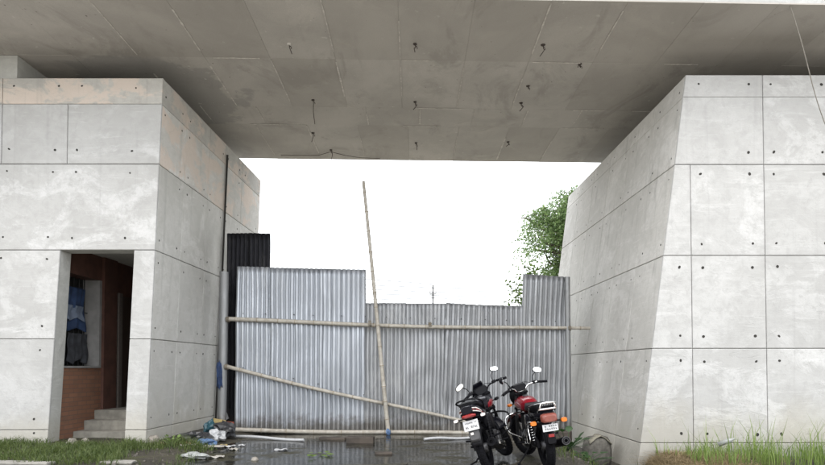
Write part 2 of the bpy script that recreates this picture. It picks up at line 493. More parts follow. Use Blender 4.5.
# =================================================================== LEFT ABUTMENT
LY, LB = 9.5, 14.75            # front face, back face
LDIR = .046                    # its side wall drifts right going back
la = empty('bridge_abutment', (-6, LY, 0))
la_inv = Matrix.Translation((6, -LY, 0))
tag(la, 'pale concrete abutment block with an open doorway, left of the metal fence', 'abutment')
def sub(o):                     # meshes are written in world space: keep them there under a moved parent
    o.matrix_parent_inverse = o.parent.matrix_world.inverted() if False else Matrix.Translation(-Vector(o.parent.location))
    return o
e0 = on_y(145.5, 447, LY); e1 = on_y(163, 78, LY)
LZT = e1.z
def lx(z, y=LY): return e0.x + (e1.x - e0.x) * (z - e0.z) / (e1.z - e0.z) + LDIR * (y - LY)
LROW = [LZT] + [on_y(156, y, LY).z for y in (104, 164, 250, 339, 430)] + [-.35]
XL = -10.5
xa = on_y(2, 120, LY).x; xb = on_y(67.5, 130, LY).x
jl0, jl1 = on_y(47, 447, LY), on_y(60, 250, LY)
jr0, jr1 = on_y(124, 447, LY), on_y(134, 250, LY)
def jl(z): return jl0.x + (jl1.x - jl0.x) * (z - jl0.z) / (jl1.z - jl0.z)
def jr(z): return jr0.x + (jr1.x - jr0.x) * (z - jr0.z) / (jr1.z - jr0.z)
FN = (0, -1, 0)
cst = lambda v: (lambda z: v)
for r in range(6):
    zt, zb = LROW[r], LROW[r + 1]
    if r == 0: spans = [[cst(XL), cst(xa - 1.55), cst(xa), lx]]
    elif r == 1: spans = [[cst(XL), cst(xa - 1.55), cst(xa), cst(xb), lx]]
    elif r == 2: spans = [[cst(XL), cst(xa - 1.3), cst(xa - .06), lx]]
    else: spans = [[cst(XL), cst(xa - 1.3), cst(xa - .06), jl], [jr, lx]]
    for sp in spans:
        for k in range(len(sp) - 1):
            L_, R_ = sp[k], sp[k + 1]
            g0 = .002 if k == 0 else (.004 if r < 2 else .003); g1 = .0 if k == len(sp) - 2 else (.004 if r < 2 else .003)
            gt = .002 if r in (0, 1) else .005; gb = .002 if r == 0 else .005
            sub(panel('concrete_panel', (L_(zb), LY, zb), (R_(zb), LY, zb), (R_(zt), LY, zt), (L_(zt), LY, zt), FN,
                      M['conc_strip'] if r == 0 else M['conc_left'], la, (g0, g1, gb, gt)))
ld = Vector((LDIR, 1, 0)).normalized(); ln = Vector((1, -LDIR, 0)).normalized()
lean_l = (e1.x - e0.x) / (e1.z - e0.z)
ln = Vector((1, -LDIR, -lean_l)).normalized()
LCOL = [LY, 10.44, 11.5, 12.36, 13.4, LB]
for r in range(6):
    zt, zb = LROW[r], LROW[r + 1]
    for k in range(5):
        ya, yb = LCOL[k], LCOL[k + 1]
        if k == 0: ya += .036
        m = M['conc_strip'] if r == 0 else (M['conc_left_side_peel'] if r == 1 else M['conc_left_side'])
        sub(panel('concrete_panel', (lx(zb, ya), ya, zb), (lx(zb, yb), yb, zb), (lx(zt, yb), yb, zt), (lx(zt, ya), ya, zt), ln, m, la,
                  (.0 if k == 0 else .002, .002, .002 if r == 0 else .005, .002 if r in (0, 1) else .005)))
# cores (walls behind the panels)
T = .035
def wall_prism(name, x0, x1, y0, y1, z0, z1, mat, parent):
    """x0,x1: functions of (z,y)"""
    p = [(x0(z0, y0), y0, z0), (x1(z0, y0), y0, z0), (x1(z0, y1), y1, z0), (x0(z0, y1), y1, z0)]
    q = [(x0(z1, y0), y0, z1), (x1(z1, y0), y0, z1), (x1(z1, y1), y1, z1), (x0(z1, y1), y1, z1)]
    return sub(MB().hexa(p + q).build(name, mat, parent))
ZD = LROW[3]
inner = lambda z, y: lx(z, y) - T - .001
wall_prism('front_wall', lambda z, y: XL, lambda z, y: jl(z) - .003, LY + T, LY + .32, -.35, ZD, M['conc_core'], la)
wall_prism('front_wall', lambda z, y: jr(z) + .003, lambda z, y: inner(z, LY) , LY + T, LY + .32, -.35, ZD, M['conc_core'], la)
wall_prism('front_wall', lambda z, y: XL, lambda z, y: inner(z, LY), LY + T, LY + .32, ZD + .003, LZT - .003, M['conc_core'], la)
wall_prism('side_wall', lambda z, y: inner(z, y) - .3, inner, LY + .322, LB - .005, -.35, LZT - .003, M['conc_core'], la)
wall_prism('back_wall', lambda z, y: XL, lambda z, y: inner(z, y) - .302, LB - .3, LB - .004, -.35, LZT - .003, M['conc_core'], la)
wall_prism('outer_wall', lambda z, y: XL, lambda z, y: XL + .3, LY + .322, LB - .302, -.35, LZT - .003, M['conc_core'], la)
wall_prism('roof_slab', lambda z, y: XL + .302, lambda z, y: inner(z, y) - .302, LY + .322, LB - .302, LZT - .25, LZT - .004, M['conc_core'], la)
# tie holes on the front and side
for px, py in ((14, 86), (59, 86), (82, 86), (136, 88), (9, 149), (55, 150), (77, 150), (132, 151), (7, 171), (53, 172), (76, 172), (130, 173),
               (3, 237), (48, 237), (72, 238), (125, 238), (47, 259), (42, 326), (40, 350), (34, 419), (34, 433), (1, 258), (-6, 350)):
    p = on_y(px, py, LY); tie_hole(p - Vector(la.location), FN, la)
for r in range(6):
    zt, zb = LROW[r], LROW[r + 1]
    for k in range(5):
        for fy in (.14, .82):
            for fz in ((.4,) if r == 0 else (.13, .87)):
                if r == 5 or rnd.random() < .2: continue
                y = LCOL[k] + (LCOL[k + 1] - LCOL[k]) * fy; z = zb + (zt - zb) * fz
                tie_hole(Vector((lx(z, y), y, z)) - Vector(la.location), ln, la, .017)
# black drain pipe in the movement joint of the side wall
yp = 12.36
sub(MB().tube([(lx(z, yp) + .03, yp, z) for z in (LZT - .22, 4.6, 3.6, 2.6, 1.0, .0)], .021, 8).build('drain_pipe', M['hole'], la))
# pedestal that carries the deck
p0 = on_y(19, 60, LY + .1)
DECK_Z = 6.30
sub(MB().hexa([(XL, LY + .06, LZT + .0), (p0.x, LY + .06, LZT + .0), (p0.x + .1, LY + 3.2, LZT + .0), (XL, LY + 3.2, LZT),
               (XL, LY + .06, DECK_Z - .005), (p0.x, LY + .06, DECK_Z - .005), (p0.x + .1, LY + 3.2, DECK_Z - .005), (XL, LY + 3.2, DECK_Z - .005)]).build('bearing_pedestal', M['conc_core'], la))

# ---- passage behind the doorway
WX = -5.80
def wx(y): return WX + LDIR * (y - 9.82)
CZ = 3.3
def pw(name, y0, y1, z0, z1, mat, th=.28, off=0):      # piece of the passage's left wall
    return wall_prism(name, lambda z, y: wx(y) - th, lambda z, y: wx(y) + off, y0, y1, z0, z1, mat, la)
pw('brick_wall', 9.825, 11.06, -.3, 1.25, M['brick'])
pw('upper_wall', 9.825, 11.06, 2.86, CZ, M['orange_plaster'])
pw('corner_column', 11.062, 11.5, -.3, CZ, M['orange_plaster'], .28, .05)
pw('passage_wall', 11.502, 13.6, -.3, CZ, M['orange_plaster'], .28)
pw('door_frame', 11.56, 11.68, .48, 2.7, M['door_trim'], .01, .06)
pw('door_leaf', 11.70, 12.5, .48, 2.66, M['dark_wood'], .01, .035)
wf = wall_prism('window_niche', lambda z, y: wx(y) - .30, lambda z, y: wx(y) - .281, 9.83, 11.05, 1.2, 2.9, M['dark_iron'], la)
sub(MB().hexa([(wx(10.94) - .279, 10.94, 1.252), (wx(10.94) + .004, 10.99, 1.252), (wx(11.05) + .004, 11.058, 1.252), (wx(11.05) - .279, 11.058, 1.252),
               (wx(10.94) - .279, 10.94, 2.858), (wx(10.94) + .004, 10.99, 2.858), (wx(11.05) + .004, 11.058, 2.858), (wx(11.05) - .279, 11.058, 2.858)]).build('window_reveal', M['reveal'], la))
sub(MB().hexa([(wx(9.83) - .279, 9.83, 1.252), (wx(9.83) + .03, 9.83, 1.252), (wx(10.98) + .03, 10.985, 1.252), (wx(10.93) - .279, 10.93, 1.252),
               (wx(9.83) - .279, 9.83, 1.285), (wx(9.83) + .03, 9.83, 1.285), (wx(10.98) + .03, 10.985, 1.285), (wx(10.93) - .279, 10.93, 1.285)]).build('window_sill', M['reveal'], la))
for k in range(7):
    y = 9.92 + k * .155
    sub(MB().tube([(wx(y) - .2, y, 1.286), (wx(y) - .2, y, 2.857)], .009, 6).build('window_bar', M['dark_iron'], la))
for z in (1.7, 2.25):
    sub(MB().tube([(wx(9.84) - .185, 9.84, z), (wx(10.93) - .185, 10.93, z)], .008, 6).build('window_bar', M['dark_iron'], la))
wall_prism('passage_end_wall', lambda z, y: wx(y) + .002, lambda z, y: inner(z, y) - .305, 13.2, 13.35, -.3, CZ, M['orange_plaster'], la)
wall_prism('passage_ceiling', lambda z, y: wx(y) - .29, lambda z, y: inner(z, y) - .305, LY + .325, 13.6, CZ + .002, CZ + .15, M['conc_core'], la)
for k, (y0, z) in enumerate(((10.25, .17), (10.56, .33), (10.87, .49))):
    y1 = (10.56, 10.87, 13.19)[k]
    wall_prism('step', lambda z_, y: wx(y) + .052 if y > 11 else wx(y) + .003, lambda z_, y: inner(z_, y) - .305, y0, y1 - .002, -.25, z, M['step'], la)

def hang_cloth(name, y0, y1, z0, z1, dx, mat, label, seed, cat='cloth', parent=None):
    m = MB(); rn = random.Random(seed); ph = rn.uniform(0, 6)
    def fn(u, v):
        y = y0 + (y1 - y0) * (u + .04 * math.sin(7 * v + ph)); z = z1 + (z0 - z1) * v + .04 * math.sin(9 * u + ph) * v
        return (wx(y) + dx + .022 * math.sin(17 * u + ph + 2 * v) * (.35 + v) + .01 * math.sin(31 * u), y, z)
    m.grid(26, 16, fn); o = m.build(name, mat, parent, solid=.004)
    if parent is None: tag(o, label, cat)
    return o
bc = hang_cloth('hanging_cloth', 9.93, 10.74, 1.92, 2.66, -.13, M['blue_cloth'], 'blue cloth hung over the window bars inside the doorway', 3)
hang_cloth('white_band', 10.02, 10.66, 2.10, 2.34, -.105, M['white_cloth'], '', 3, parent=bc)
hang_cloth('hanging_rag', 9.88, 10.12, 1.45, 2.2, -.09, M['grey_cloth'], 'dark grey rag hung at the near side of the blue cloth', 9)
hang_cloth('hanging_garment', 10.3, 10.85, 1.36, 1.86, -.14, M['grey_cloth'], 'grey crumpled garment below the blue cloth at the window', 11)

# =================================================================== RIGHT ABUTMENT
RY, RB = 9.1, 15.6
RDIR = -.0175
ra = empty('bridge_abutment', (6, RY, 0))
tag(ra, 'pale battered concrete abutment block right of the motorcycles, with a sloping inner corner', 'abutment')
f0 = on_y(639.5, 452, RY); f1 = on_y(686, 75, RY)
RZT = f1.z
def rx(z, y=RY): return f0.x + (f1.x - f0.x) * (z - f0.z) / (f1.z - f0.z) + RDIR * (y - RY)
RROW = [RZT] + [on_y(720, y, RY).z for y in (97, 164.5, 255.5, 348.5, 443)] + [-.75]
XR = 10.5
s1 = lambda z: on_y(692, 300, RY).x
def s2(z): return on_y(766, 300, RY).x
w1 = 1.17
for r in range(6):
    zt, zb = RROW[r], RROW[r + 1]
    sp = [rx] + ([s1] if r >= 2 else []) + [s2] + [(lambda z, k=k: s2(z) + w1 * k) for k in (1, 2)] + [cst(XR)]
    for k in range(len(sp) - 1):
        L_, R_ = sp[k], sp[k + 1]
        g0 = .0 if k == 0 else .004; g1 = .004
        gt = .0015 if r in (0, 1) else .005; gb = .0015 if r == 0 else .005
        sub(panel('concrete_panel', (L_(zb), RY, zb), (R_(zb), RY, zb), (R_(zt), RY, zt), (L_(zt), RY, zt), FN, M['conc_right'], ra, (g0, g1, gb, gt)))
lean_r = (f1.x - f0.x) / (f1.z - f0.z)
rn_ = Vector((-1, RDIR, lean_r)).normalized()
RCOL = [RY + i * (RB - RY) / 6 for i in range(7)]
for r in range(6):
    zt, zb = RROW[r], RROW[r + 1]
    for k in range(6):
        ya, yb = RCOL[k], RCOL[k + 1]
        if k == 0: ya += .036
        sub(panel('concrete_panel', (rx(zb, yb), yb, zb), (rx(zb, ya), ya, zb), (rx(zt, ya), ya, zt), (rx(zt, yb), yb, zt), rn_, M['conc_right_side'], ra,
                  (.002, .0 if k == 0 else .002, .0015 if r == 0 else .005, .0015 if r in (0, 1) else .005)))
rin = lambda z, y: rx(z, y) + T + .003
wall_prism('front_wall', lambda z, y: rin(z, RY), lambda z, y: XR, RY + T, RY + .32, -.75, RZT - .003, M['conc_core'], ra)
wall_prism('side_wall', rin, lambda z, y: rin(z, y) + .3, RY + .322, RB - .005, -.75, RZT - .003, M['conc_core'], ra)
wall_prism('back_wall', lambda z, y: rin(z, y) + .302, lambda z, y: XR, RB - .3, RB - .004, -.75, RZT - .003, M['conc_core'], ra)
wall_prism('outer_wall', lambda z, y: XR - .3, lambda z, y: XR, RY + .322, RB - .302, -.75, RZT - .003, M['conc_core'], ra)
wall_prism('roof_slab', lambda z, y: rin(z, y) + .302, lambda z, y: XR - .302, RY + .322, RB - .302, RZT - .25, RZT - .004, M['conc_core'], ra)
wall_prism('bearing_pedestal', lambda z, y: 7.4, lambda z, y: XR, RY + .3, RY + 4, RZT, DECK_Z - .005, M['conc_core'], ra)
for ry, xs_ in ((84.5, (699, 749, 771, 821)), (152, (749, 774, 822)), (174.5, (701, 750, 774, 824)), (243.5, (702, 753, 777, 826)), (267, (679, 703, 753, 777, 827)),
                (336, (680, 704, 755, 779)), (361, (681, 704, 756, 780)), (434, (682, 707, 758, 782))):
    for px in xs_:
        tie_hole(on_y(px + rnd.uniform(-.7, .7), ry + rnd.uniform(-.7, .7), RY) - Vector(ra.location), FN, ra, .021)
for r in range(6):
    zt, zb = RROW[r], RROW[r + 1]
    for k in range(6):
        for fy in (.15, .8):
            for fz in ((.4,) if r == 0 else (.14, .87)):
                if r == 5 or rnd.random() < .25: continue
                y = RCOL[k] + (RCOL[k + 1] - RCOL[k]) * fy; z = zb + (zt - zb) * fz
                tie_hole(Vector((rx(z, y), y, z)) - Vector(ra.location), rn_, ra, .015)

# =================================================================== DECK
dk = empty('bridge_deck', (0, 11.4, DECK_Z))
tag(dk, 'wide grey concrete bridge deck spanning overhead between the two abutments', 'bridge deck')
def at_deck(px, py):
    d = ray(px, py); t = (DECK_Z - EYE) / d.z; return Vector((d.x * t, d.y * t, DECK_Z))
fa, fb, ba, bb = at_deck(540, .5), at_deck(825, 5), at_deck(237, 158.5), at_deck(605, 163)
def yf(x): return fa.y + (fb.y - fa.y) / (fb.x - fa.x) * (x - fa.x)
def yb_(x): return ba.y + (bb.y - ba.y) / (bb.x - ba.x) * (x - ba.x)
def dy(x, v): return yf(x) + (yb_(x) - yf(x)) * v
X0, X1 = -13.0, 13.0
dc = MB().hexa([(X0, yf(X0) + .002, DECK_Z + .022), (X1, yf(X1) + .002, DECK_Z + .022), (X1, yb_(X1) - .002, DECK_Z + .022), (X0, yb_(X0) - .002, DECK_Z + .022),
                (X0, yf(X0) + .002, DECK_Z + 1.3), (X1, yf(X1) + .002, DECK_Z + 1.3), (X1, yb_(X1), DECK_Z + 1.3), (X0, yb_(X0), DECK_Z + 1.3)])
sub(dc.build('deck_slab', M['conc_right'], dk))
# parapet over the fascia
sub(MB().hexa([(X0, yf(X0) + .01, DECK_Z + 1.302), (X1, yf(X1) + .01, DECK_Z + 1.302), (X1, yf(X1) + .26, DECK_Z + 1.302), (X0, yf(X0) + .26, DECK_Z + 1.302),
               (X0, yf(X0) + .03, DECK_Z + 2.2), (X1, yf(X1) + .03, DECK_Z + 2.2), (X1, yf(X1) + .24, DECK_Z + 2.2), (X0, yf(X0) + .24, DECK_Z + 2.2)]).build('parapet', M['conc_right'], dk))
rowv = [0, .258, .54, .675, 1]
dn = (0, 0, -1)
cols = [X0] + [-.2 + 1.06 * k for k in range(-9, 10)] + [X1]
for r in range(4):
    sh = (0, .0, .35, .12)[r]
    for k in range(len(cols) - 1):
        xa_, xb2 = cols[k] + (sh if 0 < k else 0), cols[k + 1] + (sh if k + 1 < len(cols) - 1 else 0)
        v0, v1 = rowv[r], rowv[r + 1]
        z = DECK_Z + rnd.uniform(0, .005)
        # seen from below: 'left' is +x when looking up along +y
        sub(panel('soffit_panel', (xb2, dy(xb2, v0), z), (xa_, dy(xa_, v0), z), (xa_, dy(xa_, v1), z), (xb2, dy(xb2, v1), z), dn, M['soffit'], dk,
                  (.0008, .0008, .0012 if r else 0, .0012 if r < 3 else 0), .02, .0015))
# cement fins left by the formwork joints
for k in range(1, len(cols) - 1):
    for r in range(4):
        if abs(cols[k]) > 5 or rnd.random() < .35: continue
        sh = (0, .0, .35, .12)[r]; x = cols[k] + sh
        a, b = rowv[r], rowv[r + 1]; c0 = a + (b - a) * rnd.uniform(0, .35); c1 = b - (b - a) * rnd.uniform(0, .3)
        wd = rnd.uniform(.005, .013); m = MB(); pts = []
        m.grid(1, 10, lambda u, v: (x + (u - .5) * 2 * wd * (1 + .5 * math.sin(23 * v + k)), dy(x, c0 + (c1 - c0) * v), DECK_Z - .004 - .003 * (1 - abs(2 * u - 1))), False)
        sub(m.build('cement_fin', M['fin'], dk, solid=.006))
for v in (.258, .54, .675):
    for k in range(-3, 5):
        if rnd.random() < .3: continue
        xa_ = -.2 + 1.06 * k + rnd.uniform(0, .3); xb2 = xa_ + rnd.uniform(.5, 1.0); wd = rnd.uniform(.004, .01)
        m = MB(); m.grid(10, 1, lambda u, w_: (xa_ + (xb2 - xa_) * u, dy(xa_ + (xb2 - xa_) * u, v) + (w_ - .5) * 2 * wd * (1 + .5 * math.sin(19 * u)), DECK_Z - .005), False)
        sub(m.build('cement_fin', M['fin'], dk, solid=.006))
# wire ends left hanging from the soffit
M['wire'] = simple('rusty_wire', (.045, .035, .03), .8)
M['plaster_dot'] = simple('plaster_dot', (.5, .48, .45), .9)
def hang_wire(px, py, length, label, patch=False, bend=.5, seed=0):
    d = ray(px, py); t = (DECK_Z - EYE) / d.z; p = Vector((d.x * t, d.y * t, DECK_Z))
    h = empty('hanging_wire', p); tag(h, label, 'wire', 'wire ends hanging from the soffit')
    rn = random.Random(seed)
    m = MB(); n = 9
    m.rings([[(rr * math.cos(2 * math.pi * k / n) * rn.uniform(.8, 1.2), rr * math.sin(2 * math.pi * k / n), z) for k in range(n)] for rr, z in ((.035, .004), (.03, -.010), (.014, -.018))])
    m.build('anchor_patch', M['plaster_dot'] if patch else M['wire'], h)
    pts = spline([(0, 0, 0), (.01, 0, -.06), (rn.uniform(-.03, .05) * bend * 2, rn.uniform(-.02, .02), -.5 * length), (rn.uniform(-.1, .1) * bend, 0, -length)])
    MB().tube(pts, .0065, 6).build('wire_end', M['wire'], h)
    MB().tube(spline([(0, 0, -.03), (.03, .01, -.04), (.035, .02, -.07)]), .0055, 6).build('wire_end', M['wire'], h)
for i, (px, py, ln_, lb, pt) in enumerate((
    (289, 44, .16, 'bent wire on a pale cement patch, front left of the soffit', True),
    (415, 44, .13, 'short wire end in the front middle of the soffit', False),
    (543, 45, .18, 'forked wire end at the front right of the soffit', False),
    (313, 100, .46, 'longest wire, a thin string hanging from the left of the soffit', False),
    (415, 102, .15, 'short wire end at the exact middle of the soffit', False),
    (521, 103, .16, 'hooked wire end right of the middle of the soffit', False),
    (313, 133, .2, 'short wire hanging below the long string at the soffit left', False),
    (331, 150, .22, 'wire at the back edge of the soffit left of the bamboo pole top', False),
    (416, 143, .16, 'wire end in the back middle of the soffit by its rear edge', False),
    (508, 142, .1, 'stubby wire end at the back right of the soffit', False),
    (580, 64, .06, 'tiny wire stub on the soffit nearest the right abutment', False),
    (528, 86, .05, 'tiny dark stub between two hooks at the soffit right', False))):
    hang_wire(px, py, ln_, lb, pt, seed=i)
wl_ = [at_deck(x, y) for x, y in ((281, 155), (300, 153.5), (318, 155), (331, 150), (345, 155), (360, 156), (380, 158))]
tag(MB().tube([p - Vector((0, 0, .012 + .03 * (k % 2))) for k, p in enumerate(wl_)], .006, 5).build('loose_wire', M['wire']), 'thin bent wire lying along the rear edge of the soffit, left of the bamboo pole', 'wire')
# pale cord slung from the deck front to the right abutment
M['cord'] = simple('pale_cord', (.20, .185, .16), .8)
ca = on_y(785, -9, yf(5) - .012); cb = on_y(850, 190, RY - .012)
tag(MB().tube([ca + (cb - ca) * t + Vector((.02 * math.sin(9 * t), 0, -.12 * math.sin(math.pi * t))) for t in [k / 24 for k in range(25)]], .0065, 6).build('cord', M['cord']),
    'thin pale cord slung from the deck edge down the right abutment', 'cord')

# =================================================================== FENCE
FY = 11.5
fence = empty('corrugated_fence', (0, FY, 0))
tag(fence, 'patchwork fence of grey corrugated sheets with bamboo rails closing the passage', 'fence')
def sheet(name, x0t, x1t, yt0, yt1, x0b, x1b, yb, pitch, amp, mat, parent, Y=FY, seed=0, dent=.015, kind='sine', torn=0):
    """pixel corners: top edge (x0t,yt0)-(x1t,yt1), bottom edge x0b..x1b at yb"""
    a = on_y(x0t, yt0, Y); b = on_y(x1t, yt1, Y); c = on_y(x1b, yb, Y); d = on_y(x0b, yb, Y)
    wdt = (b - a).length; waves = max(2, round(wdt / pitch)); nu = waves * 8; nv = 22
    rn = random.Random(seed); so = rn.uniform(0, 50)
    m = MB()
    def fn(u, v):
        p = (a.lerp(b, u)).lerp(d.lerp(c, u), v)
        ph = u * waves * 2 * math.pi; ph += .75 * math.sin(ph)
        if kind == 'sine': off = amp * math.cos(ph)
        else: off = amp * max(-1, min(1, 2.4 * math.cos(ph))) + amp * .35 * math.cos(ph * .5)
        q = Vector((p.x * 1.3 + so, p.z * 1.1, seed))
        off += dent * noise.noise(q) + dent * .45 * noise.noise(q * 3.1)
        dxx = .012 * noise.noise(Vector((p.z * 1.5, seed * 3.3, u * 2)))
        dz = .0
        if torn and v == 0: dz = torn * noise.noise(Vector((u * 9, seed, 0)))
        return (p.x + dxx, p.y + off, p.z + dz)
    m.grid(nu, nv, fn)
    return sub(m.build(name, mat, parent, solid=.0015))
SH = [  # x0t x1t yt0 yt1 x0b x1b yb pitch amp mat Y kind dent torn
    (236.5, 274, 266.5, 267.5, 234, 273.5, 436, .094, .024, 'galv', FY + .03, 'sine', .02, 0),
    (270, 324, 267.5, 268.6, 270, 322.5, 436, .094, .022, 'galv', FY, 'sine', .02, 0),
    (322.5, 366, 268.8, 269.6, 321.5, 364.5, 436, .09, .020, 'galv', FY + .025, 'trap', .02, 0),
    (362, 406, 303.0, 303.0, 362, 405, 436, .074, .017, 'galv_old', FY + .07, 'trap', .02, .006),
    (402, 449, 303.2, 303.6, 402, 447.5, 436, .074, .017, 'galv_old', FY + .04, 'trap', .03, 0),
    (446, 482, 302.6, 305.0, 441, 477, 436, .096, .024, 'galv_old', FY, 'sine', .05, .008),
    (479, 524, 304.8, 306.0, 478, 524, 436, .094, .024, 'galv_old', FY + .035, 'sine', .03, 0),
    (523, 569, 274.0, 277.5, 520, 566, 436, .098, .025, 'galv_old', FY - .01, 'sine', .045, 0)]
for i, q in enumerate(SH):
    sheet('corrugated_sheet', *q[:9], M[q[9]], fence, q[10], seed=i + 2, dent=q[12] * 1.5, kind=q[11], torn=q[13])
# bolts / nail heads along the rails
for px in range(244, 560, 24):
    for py in (317.5 + (px - 230) * .0255, 368 + (px - 226) * .226):
        if py > 432 or (py > 330 and px > 470): continue
        p = on_y(px + rnd.uniform(-3, 3), py - 4.5, FY - .02)
        m = MB(); m.rings([[(p.x + rr * math.cos(a_), p.y + yy, p.z + rr * math.sin(a_)) for a_ in [k * math.pi / 3 for k in range(6)]] for rr, yy in ((.009, .03), (.009, 0), (.005, -.005))])
        sub(m.build('nail_head', M['dark_iron'], fence))
def pole_path(a, b, Y0, Y1=None, sag=0, per=36, seed=0):
    a = on_y(a[0], a[1], Y0); b = on_y(b[0], b[1], Y1 or Y0); rn = random.Random(seed); ph = rn.uniform(0, 9)
    return [a.lerp(b, k / per) + Vector((0, .012 * math.sin(5 * k / per + ph), -sag * math.sin(math.pi * k / per) + .012 * math.sin(7 * k / per + ph))) for k in range(per + 1)]
def bamboo(name, path, r0, r1, parent, seed=0, gap=.36):
    rn = random.Random(seed); L_ = (path[-1] - path[0]).length; m = MB()
    n = len(path); nodes = []; s_ = rn.uniform(.1, .3)
    while s_ < L_ - .05: nodes.append(s_); s_ += gap * rn.uniform(.8, 1.2)
    stations = sorted([L_ * k / (n - 1) for k in range(n)] + [q + e for q in nodes for e in (-.02, -.006, .006, .02)])
    pts, rr = [], []
    for s_ in stations:
        t = min(max(s_ / L_, 0), 1) * (n - 1); i = min(int(t), n - 2); p = path[i].lerp(path[i + 1], t - i)
        r = r0 + (r1 - r0) * s_ / L_
        if any(abs(abs(s_ - q) - .006) < .001 for q in nodes): r *= 1.13
        pts.append(p); rr.append(r)
    m.tube(pts, rr, 9)
    o = m.build(name, M['bamboo'], parent)
    if parent is not None: sub(o)
    for q in nodes:
        t = q / L_ * (n - 1); i = min(int(t), n - 2); p = path[i].lerp(path[i + 1], t - i); dr = (path[i + 1] - path[i]).normalized()
        r = r0 + (r1 - r0) * q / L_
        k = MB().tube([p - dr * .005, p + dr * .005], r * 1.16, 9).build('bamboo_node', M['bamboo_node'], o)
    return o
bamboo('bamboo_rail', pole_path((229, 319.5), (590, 328.8), FY - .07, sag=.03, seed=1), .043, .032, fence, 1)
bamboo('bamboo_rail', pole_path((225, 366.5), (470, 422.5), FY - .07, sag=.02, seed=2), .038, .031, fence, 2)
bamboo('bamboo_rail', pole_path((227, 430.0), (480, 433.5), FY - .075, seed=3), .044, .037, fence, 3, .5)
pl = bamboo('bamboo_pole', pole_path((363.5, 181), (388.5, 434), FY - .15, FY - .17, seed=5), .030, .042, None, 5, .34)
tag(pl, 'tall bamboo pole leaning upright against the middle of the metal fence', 'pole')
# rope lashings where the poles cross or meet the posts
M['rope'] = simple('rope', (.20, .17, .13), .9)
for px, py, Y in ((370, 323.2, FY - .11), (228, 319.5, FY - .07), (569, 328.2, FY - .07), (383.5, 402.5, FY - .11), (226.5, 366.8, FY - .07), (430, 325, FY - .07)):
    p = on_y(px, py, Y); pts = []
    for k in range(40):
        a_ = k * .63; pts.append(p + Vector((-.03 + .06 * k / 39, .062 * math.cos(a_), .052 * math.sin(a_))))
    sub(MB().tube(pts, .005, 5).build('rope_lashing', M['rope'], fence))
# posts
pa, pb = on_y(224.3, 272, FY - .03), on_y(221.3, 437, FY - .03)
lp = MB(); lp.tube([pa, pa.lerp(pb, .5) + Vector((.004, 0, 0)), pb - Vector((0, 0, .2))], .085, 18)
sub(lp.build('post', M['pipe'], fence))
qa, qb = on_y(567.2, 277, FY - .06), on_y(569, 437, FY - .06)
sub(MB().tube([qa, qb - Vector((0, 0, .3))], .052, 14).build('post', M['pipe'], fence))
# black sheets behind the left post
ds = empty('black_sheet_screen', on_y(248, 433, FY + .5) * 1.0)
ds.location.z = 0
tag(ds, 'tall black corrugated sheet screen standing behind the left fence post', 'screen')
sheet('corrugated_sheet', 227, 252, 233.5, 233, 226, 250, 434, .080, .016, M['galv_dark'], ds, FY + .5, 31, .02)
sheet('corrugated_sheet', 249, 270, 233, 233.5, 248, 269, 434, .080, .016, M['galv_dark'], ds, FY + .46, 32, .02)
tp = on_y(248, 236, FY + .42)
M['black_strip'] = simple('bitumen_strip', (.035, .034, .032), .8, var=.4, scale=7)
# knotted rag on the left post, plastic tie at the pole foot
M['blue_rag'] = simple('blue_rag', (.012, .03, .085), .8, var=.3, scale=18)
def crumple(name, loc, size, mat, label, cat, seed, amp=.45, sub_=3, flat=1.0, group=None, solid=0):
    """crumpled closed lump; size is (x, y, z)"""
    import bmesh
    bm = bmesh.new(); bmesh.ops.create_icosphere(bm, subdivisions=sub_, radius=1)
    for v in bm.verts:
        p = v.co.copy(); q = Vector((p.x * 1.7 + seed * 5.1, p.y * 1.7, p.z * 1.7))
        k = 1 + amp * noise.noise(q) + amp * .6 * noise.noise(q * 2.3) + amp * .45 * abs(noise.noise(q * 4.1)) + amp * .3 * noise.noise(q * 8)
        v.co = Vector((p.x * k * size[0] / 2, p.y * k * size[1] / 2, max(p.z, -.55) * k * size[2] / 1.5))
    zmin = min(v.co.z for v in bm.verts)
    for v in bm.verts: v.co.z -= zmin
    me = bpy.data.meshes.new(name); bm.to_mesh(me); bm.free(); me.materials.append(mat)
    o = bpy.data.objects.new(name, me); COL.objects.link(o); o.location = loc; o.rotation_euler.z = seed * 1.3
    return tag(o, label, cat, group)
rg = crumple('rag', on_y(219.5, 390, FY - .12), (.08, .10, .38), M['blue_rag'], 'dark blue rag knotted round the left fence post', 'rag', 4, .7)
M['plastic_white'] = simple('white_plastic', (.36, .365, .375), .35, var=.08)
M['plastic_blue'] = simple('blue_plastic', (.075, .13, .24), .35, var=.2)
M['plastic_teal'] = simple('teal_plastic', (.015, .06, .08), .4, var=.2)
M['plastic_black'] = simple('black_plastic_bag', (.02, .02, .022), .35)
M['card_yellow'] = simple('yellow_card', (.34, .26, .11), .7)
M['card_red'] = simple('red_card', (.30, .07, .04), .7)
M['paper'] = simple('paper', (.28, .265, .24), .8, var=.15, scale=9)
M['clear'] = simple('cloudy_plastic', (.24, .25, .24), .3)
M['brown'] = simple('brown_rubbish', (.16, .10, .06), .9, var=.3)
def at(px, py, z=None):
    p = on_z(px, py, 0); p.z = max(gz(p.x, p.y), -.001 if -3.7 < p.x < 1.8 else -9) if z is None else z
    if z is None and p.z < -.1:
        for _ in range(6):
            p = on_z(px, py, p.z); p.z = gz(p.x, p.y)
    return p
crumple('plastic_tie', on_y(388.5, 436, FY - .25), (.10, .08, .10), M['plastic_blue'], 'blue plastic scrap tied at the bamboo pole foot', 'scrap', 6, .6, 2)
